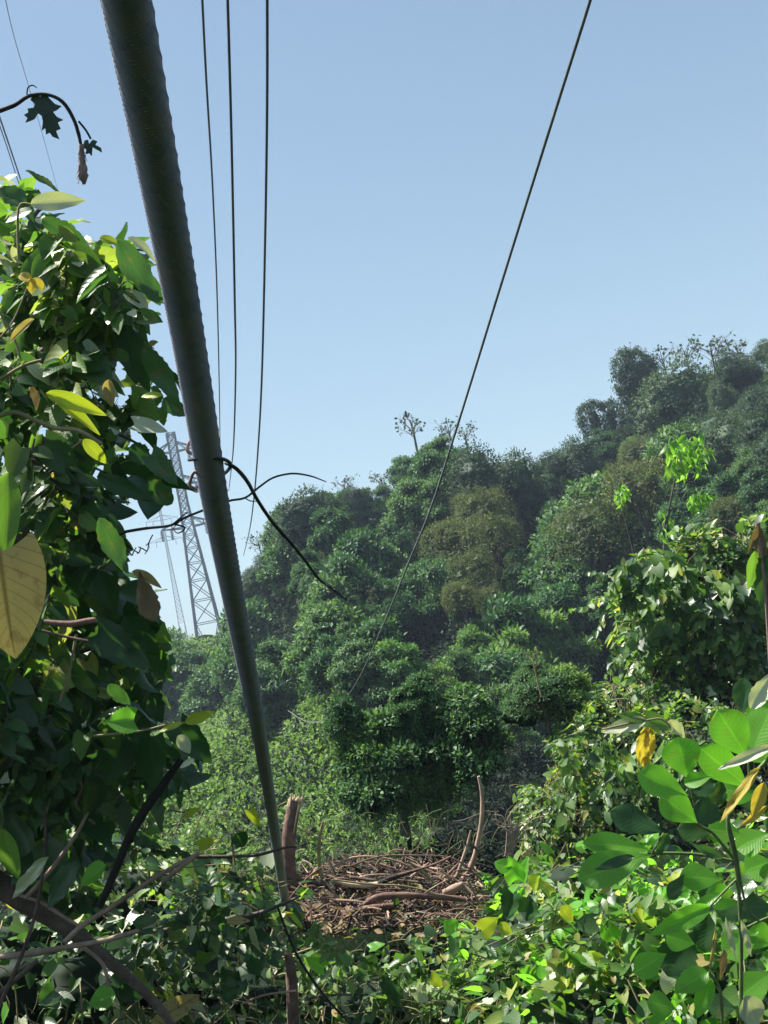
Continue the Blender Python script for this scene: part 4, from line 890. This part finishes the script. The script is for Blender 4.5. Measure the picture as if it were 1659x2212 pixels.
mb.build('stem', M['greenstem'], gp)
strands(gp, (1080, 1950, 1660, 2200), 56, (6.2, 7.2), .075, ['vine', 'big', 'vine', 'vine', 'vine_dark', 'carpet', 'lime'])
strands(gp, (640, 2070, 1060, 2200), 22, (6.6, 7.2), .05, ['vine', 'carpet', 'vine_dark'])
strands(hp, (1355, 1200, 1640, 1400), 60, (13.4, 14.0), .11, ['vine', 'vine', 'vine_dark', 'vine_dark', 'carpet'], down=1, L=(60, 220))
strands(hp, (1190, 1600, 1500, 1760), 60, (11.0, 11.7), .075, ['vine', 'vine_dark', 'carpet'], down=1, L=(60, 200))
lp = empty('shaded_creeper', P(500, 2050, 6.6), 'few large lit leaves over shaded creeper left of the leaning pole base', 'plant')
G2 = lambda *a, **k: hero(lp, *a, **k)
for b, t_, w, m in (((490, 1990), (540, 1985), 22, 'tan'), ((500, 2000), (470, 2070), 80, 'bigdark'), ((550, 2000), (555, 2060), 44, 'pale'), ((420, 2000), (400, 2050), 36, 'pale'), ((395, 2060), (440, 2010), 40, 'vine_dark'), ((250, 2150), (190, 2165), 50, 'big'), ((290, 2150), (330, 2130), 44, 'big'), ((120, 2140), (80, 2170), 50, 'ltree'), ((20, 2180), (0, 2212), 40, 'big'), ((360, 2190), (430, 2150), 50, 'tan'), ((330, 2200), (380, 2230), 50, 'tan'),
                    ((500, 2100), (490, 2170), 50, 'bigdark'), ((560, 2060), (540, 2120), 60, 'bigdark'), ((520, 2110), (580, 2130), 26, 'pale'), ((60, 1890), (30, 1960), 50, 'pale'), ((510, 1800), (530, 1830), 40, 'bigdark'), ((430, 1830), (470, 1810), 30, 'lime'), ((400, 1770), (430, 1740), 24, 'lime'), ((540, 1750), (560, 1790), 24, 'lime'), ((360, 1720), (340, 1750), 24, 'big')):
    G2(b, t_, w, 6.4, m, 'heart' if rng.random() < .5 else 'ovate', rng.uniform(.2, .6), rng.uniform(.1, .4), .03, nrmv=nrm(SN + rng.normal(size=3) * .35))
mb = MB()
for k in range(30):
    x = rng.uniform(300, 620); y = rng.uniform(1750, 2200); mb.tube(PX([(x, y), (x + rng.uniform(-40, 40), y - rng.uniform(-20, 40)), (x + rng.uniform(-90, 90), y - rng.uniform(-40, 60))], 6.6), .0026, 4, sub=5)
mb.build('stem', M['straw'], lp)
strands(lp, (40, 1800, 520, 2200), 40, (6.2, 7.4), .07, ['vine', 'vine_dark', 'vine_dark', 'bigdark'], stemm='straw')

# ------------------------------------------------------------------ near ground sheet and dry tangle
mb = MB()
for k in range(1500):                                        # fine dry stems of the brush pile
    x = 848 + 195 * rng.uniform(-1, 1); y = 1846 + 160 * rng.random() ** .8 + ((x - 850) / 210) ** 2 * 26
    d = 9.6 - (y - 1850) / 190 * 1.6 + rng.uniform(-.2, .2); L = rng.uniform(12, 60); a = rng.normal(0, .7) if rng.random() < .6 else rng.uniform(0, 3.14)
    dx, dy = math.cos(a) * L, math.sin(a) * L * .7; b_ = rng.uniform(-14, 14)
    mb.tube(PX([(x - dx / 2, y - dy / 2, d), (x + b_ * .4, y + b_, d + rng.uniform(-.1, .1)), (x + dx / 2, y + dy / 2, d + rng.uniform(-.15, .15))]), rng.uniform(.0015, .0065), 4, rng.integers(0, 5), cap=False, sub=3)
for k in range(60):
    x = 850 + 190 * rng.uniform(-1, 1); y = rng.uniform(1862, 1990); d = 9.5 - (y - 1850) / 150 * 1.3; L = rng.uniform(40, 130); a = rng.normal(0, .5)
    dx, dy = math.cos(a) * L, math.sin(a) * L * .8
    mb.tube(PX([(x - dx / 2, y - dy / 2, d), (x, y + rng.uniform(-12, 8), d - .05), (x + dx / 2, y + dy / 2, d)]), [rng.uniform(.006, .014), rng.uniform(.006, .012), .004], 6, rng.integers(0, 5), sub=3, rough=.1)
o = mb.build('dry_twigs', [M['stick'], M['barkred'], M['bark'], M['bark'], M['darkstick']]); tag(o, kind='stuff')
mb = MB()
for k in range(170):
    x = 850 + 200 * rng.uniform(-1, 1); y = rng.uniform(1870, 2030); d = 9.45 - (y - 1850) / 150 * 1.3
    put(mb, BROAD[rng.integers(6)], P(x, y, d), nrm(rnd() * V3(1, 1, .4)), nrm(V3(0, -.3, 1) + rnd() * .7), rng.uniform(.03, .09), rng.integers(0, 4))
o = mb.build('fallen_leaves', [M['deadleaf'], M['deadleaf'], M['tan'], M['vine_dark']]); tag(o, kind='stuff')
mb = MB()
for k in range(2200):
    x = rng.uniform(-20, 1680); y = rng.uniform(1760, 2215); d = float(np.interp(y, [1760, 2215], [10.5, 6.4])) + rng.uniform(-.3, .5)
    if 1150 < x and y < 1900: continue
    L = rng.uniform(15, 80); a = rng.uniform(0, 3.14); dx, dy = math.cos(a) * L, math.sin(a) * L; b_ = rng.uniform(-24, 24)
    mb.tube(PX([(x - dx / 2, y - dy / 2, d), (x + b_ * .4, y + b_, d), (x + dx / 2, y + dy / 2, d)]), rng.uniform(.001, .003), 4, rng.integers(0, 3), cap=False, sub=3)
o = mb.build('dry_stems', [M['straw'], M['greenstem'], M['grey']]); tag(o, kind='stuff')

def stick(name, pts, d, r, m, label, cat='branch', sides=8, d2=None, rough=.06, group=None, sub=5, cut=None):
    mb = MB(); p = PX(pts, d, d2); mb.tube(p, r, sides, sub=sub, rough=rough)
    if cut is None:
        o = mb.build(name, M[m]); return tag(o, label, cat, group)
    root = empty(name, p[-1], label, cat, group); mb.build('wood', M[m], root)
    e = p[0] if cut == 0 else p[-1]; f = p[1] if cut == 0 else p[-2]; dr = nrm(e - f); rr = (r[0] if cut == 0 else r[-1]) if np.ndim(r) else r
    c = MB(); c.tube([e - dr * .002, e + dr * .004], rr * .93, sides); c.build('cut_end', M['cutwood'], root); return root
# brush pile sticks
# broken stump
root = empty('broken_stump', P(653, 1980, 9), 'upright reddish broken stump with splintered top beside the leaning pole', 'stump')
mb = MB(); mb.tube(PX([(664, 1985), (650, 1960), (632, 1915), (624, 1860), (624, 1810), (630, 1765), (638, 1728)], 9), [.058, .05, .045, .043, .044, .044, .038], 14, sub=5, rough=.07); mb.build('trunk', M['barkred'], root)
mb = MB()
for k in range(16):
    x = 622 + k * 2.0; q = P(x, 1742, 9 + .03 * math.sin(k * 2.1)); mb.tube([q, P(x + rng.uniform(1, 4), 1727, 9 + .03 * math.sin(k * 2.1)), P(x + rng.uniform(2, 7), 1712 + rng.uniform(-4, 14), 9 + .03 * math.sin(k * 2.1))], [.009, .008, .001], 5)
mb.build('splinters', M['cutwood'], root)
mb = MB(); mb.tube(PX([(646, 1740), (640, 1765), (634, 1800)], 8.955), [.008, .006, .002], 5, sub=3); mb.build('split', M['cutwood'], root)
stick('forked_stake', [(698, 1773), (692, 1800), (689, 1840), (692, 1880), (702, 1912)], 8.9, [.006, .010, .012, .012, .011], 'straw', 'thin pale upright stake right of the broken stump')
stick('upright_branch', [(1034, 1678), (1040, 1705), (1042, 1735), (1040, 1775), (1032, 1820), (1022, 1860), (1000, 1900), (960, 1930)], 9.2, [.010, .013, .014, .015, .016, .019, .02, .02], 'stick', 'tall bare upright branch before the dark hollow', cut=0)
stick('twig', [(1045, 1752), (1056, 1752)], 9.2, [.006, .005], 'stick', 'tiny peg twig on the tall upright branch', sub=1)
stick('dry_branch', [(1017, 1794), (1010, 1825), (998, 1860), (985, 1895), (962, 1925)], 9.1, [.006, .011, .011, .012, .012], 'stick', 'short leaning branch left of the tall upright branch')
stick('dry_branch', [(960, 1768), (985, 1792), (1020, 1825), (1052, 1858)], 9.15, [.009, .009, .009, .007], 'grey', 'straight grey branch sloping down behind the upright branches')
stick('dry_branch', [(978, 1775), (1000, 1772), (1032, 1760)], 9.15, .005, 'grey', 'thin pale cross twig touching the tall upright branch')
stick('cut_log', [(782, 1960), (800, 1945), (826, 1936), (880, 1934), (940, 1937), (1006, 1943)], 8.5, [.016, .02, .021, .021, .019, .017], 'barkred', 'long reddish log lying across the front of the brush pile', cut=5)
stick('cut_log', [(722, 1979), (745, 1975), (800, 1962), (850, 1955)], 8.45, [.028, .026, .02, .014], 'barkred', 'short log with pale sawn end facing left on the brush pile', cut=0)
stick('split_branch', [(722, 1900), (745, 1909), (785, 1913), (816, 1910)], 8.8, [.008, .016, .02, .016], 'cutwood', 'pale freshly split branch on the brush pile')
stick('dry_branch', [(812, 1910), (845, 1897), (880, 1885), (905, 1878)], 8.85, [.018, .018, .014, .01], 'darkstick', 'dark charred branch continuing right of the pale split branch')
stick('dry_branch', [(958, 1930), (985, 1918), (1000, 1908)], 8.7, [.024, .028, .012], 'stick', 'thick pale knob of wood at the right of the brush pile')
for k, (l, w) in enumerate((([(690, 1905), (740, 1860), (800, 1850), (870, 1865), (930, 1905), (975, 1940)], .008), ([(760, 1870), (820, 1850), (900, 1848), (980, 1855), (1040, 1900)], .007), ([(720, 1900), (800, 1910), (880, 1915), (960, 1935), (1050, 1950)], .008),
             ([(900, 1940), (920, 1970), (940, 2000)], .008), ([(640, 2000), (690, 1980), (720, 1940), (730, 1900)], .007), ([(650, 2020), (700, 2010), (760, 2025)], .009), ([(700, 1900), (730, 1940), (760, 1965)], .008), ([(860, 1890), (930, 1870), (975, 1850)], .009),
             ([(880, 1860), (920, 1890), (960, 1935)], .01), ([(950, 1880), (990, 1905), (1030, 1930)], .008), ([(700, 1920), (705, 1960), (712, 2000)], .006), ([(1010, 1900), (1040, 1960), (1060, 1990)], .008), ([(760, 1960), (830, 1990), (900, 2020), (930, 2060)], .006), ([(610, 1960), (660, 1900), (700, 1870)], .006))):
    stick('thin_branch', l, 8.9 - (k % 4) * .12, w * .8, ('stick', 'barkred', 'straw')[k % 3], 'thin curved dry branch tangled in the brush pile', group='thin branches of the brush pile', sides=6)
rt = empty('dead_shrub', P(1100, 1850, 9.6), 'small leafless pale dead shrub right of the dark hollow', 'shrub')
mb = MB()
for k in range(16):
    x = 1110 + rng.uniform(-15, 20); y = 1790; ex_ = x + rng.uniform(-45, 60); ey_ = y + rng.uniform(-45, 20)
    mb.tube(PX([(1100 + rng.uniform(-10, 10), 1850), (x, y + 10), ((x + ex_) / 2 + rng.uniform(-12, 12), (y + ey_) / 2 + rng.uniform(-12, 12)), (ex_, ey_)], 9.6), [.006, .005, .004, .002], 5, sub=4)
mb.build('stem', M['stick'], rt)

# crossed branches, bottom left
for nm, pts, d, r, m, lab in (
    ('fallen_trunk', [(-40, 1890), (30, 1930), (100, 1975), (160, 2015), (240, 2080), (330, 2160), (380, 2230)], 5.2, [.05, .046, .038, .030, .022, .018, .014], 'bark', 'thick grey fallen trunk sloping into the bottom left corner'),
    ('bare_branch', [(140, 2035), (180, 1998), (240, 1960), (320, 1905), (380, 1870), (432, 1842)], 4.9, [.010, .010, .009, .008, .008, .005], 'stick', 'long straight branch rising right from the fallen trunk'),
    ('bare_branch', [(-20, 2070), (60, 2060), (150, 2045), (230, 2030), (335, 2000)], 4.8, [.010, .011, .009, .009, .008], 'stick', 'pinkish pale branch lying nearly level at bottom left'),
    ('bare_branch', [(-10, 2190), (40, 2080), (72, 1990), (90, 1900), (98, 1820), (96, 1725)], 4.6, [.007, .007, .006, .006, .006, .004], 'bark', 'thin upright stem crossing the fallen trunk'),
    ('bare_branch', [(-20, 2160), (30, 2120), (80, 2075)], 4.7, .009, 'bark', 'short branch at the left edge below the level branch'),
    ('bare_branch', [(55, 1940), (105, 1885), (160, 1810), (190, 1755)], 4.9, [.008, .008, .007, .005], 'stick', 'pale thin branch rising above the fallen trunk'),
    ('black_branch', [(265, 1840), (300, 1770), (345, 1705), (392, 1640)], 4.8, [.014, .017, .015, .010], 'darkstick', 'black shaded branch leaning up right under the broad leaves'),
    ('black_branch', [(215, 1960), (245, 1890), (268, 1835)], 4.85, [.012, .014, .014], 'darkstick', 'black branch base below the leaning black branch'),
    ('bare_branch', [(280, 1838), (330, 1838), (400, 1850), (500, 1850), (560, 1846), (612, 1832), (640, 1828)], 6.6, [.008, .009, .009, .008, .008, .006, .005], 'bark', 'level twig running from the left thicket to the broken stump'),
    ('bare_branch', [(300, 2018), (380, 2005), (440, 1995), (500, 1985), (560, 1972), (612, 1952), (650, 1935)], 6.6, [.008, .009, .009, .01, .009, .008, .005], 'grey', 'grey level branch meeting the foot of the leaning pole'),
    ('bare_branch', [(30, 1930), (90, 1950), (120, 1970), (170, 2000)], 5.0, .006, 'stick', 'pale curved twig lying on the fallen trunk'),
    ('bare_branch', [(170, 2040), (220, 2080), (235, 2130)], 4.9, .007, 'stick', 'short pale twig hanging below the crossed branches'),
    ('bare_branch', [(430, 1842), (395, 1870), (350, 1905)], 4.85, .008, 'stick', 'short twig doubled beside the end of the long straight branch'),
    ('bare_branch', [(500, 1800), (505, 1850), (508, 1870)], 6.5, .005, 'stick', 'short upright dry twig on the level twig'),
    ('bare_branch', [(520, 2170), (570, 2150), (640, 2140)], 6.4, .005, 'stick', 'thin pale twig near the bottom left of the pole foot'),
    ('bare_branch', [(160, 1660), (178, 1700), (165, 1740), (205, 1780)], 5.0, .005, 'stick', 'crooked little twig in the left thicket shade'),
    ('tree_stump', [(634, 2230), (632, 2160), (628, 2090), (622, 2060)], 6.6, [.03, .028, .025, .018], 'barkred', 'reddish stem at the bottom below the pole foot'),
    ('bare_branch', [(600, 1960), (640, 2060), (700, 2150), (760, 2215)], 6.5, [.005, .006, .006, .005], 'darkstick', 'dark thin stem sloping down right from the pole foot'),
    ('bare_branch', [(660, 2160), (700, 2150), (760, 2148)], 6.5, .005, 'bark', 'short brown twig at bottom centre')):
    stick(nm, pts, d, r, m, lab, 'stump' if 'stump' in nm else 'branch')

# ------------------------------------------------------------------ haze
hz = MB(); lo = -25.0; hi = 130.0
hz.box(V3(0, 0, (lo + hi) / 2), [V3(1150, 0, 0), V3(0, 1150, 0), V3(0, 0, (hi - lo) / 2)])
hm, nt, out = mat('haze_air'); pv = N(nt, 'ShaderNodeVolumePrincipled'); pv.inputs['Color'].default_value = (.62, .78, 1.0, 1)
pv.inputs['Density'].default_value = .0006; pv.inputs['Anisotropy'].default_value = .0
nt.links.new(pv.outputs[0], out.inputs['Volume'])
ho = hz.build('haze', hm, origin=(0, 0, lo), smooth_=False); tag(ho, kind='stuff')
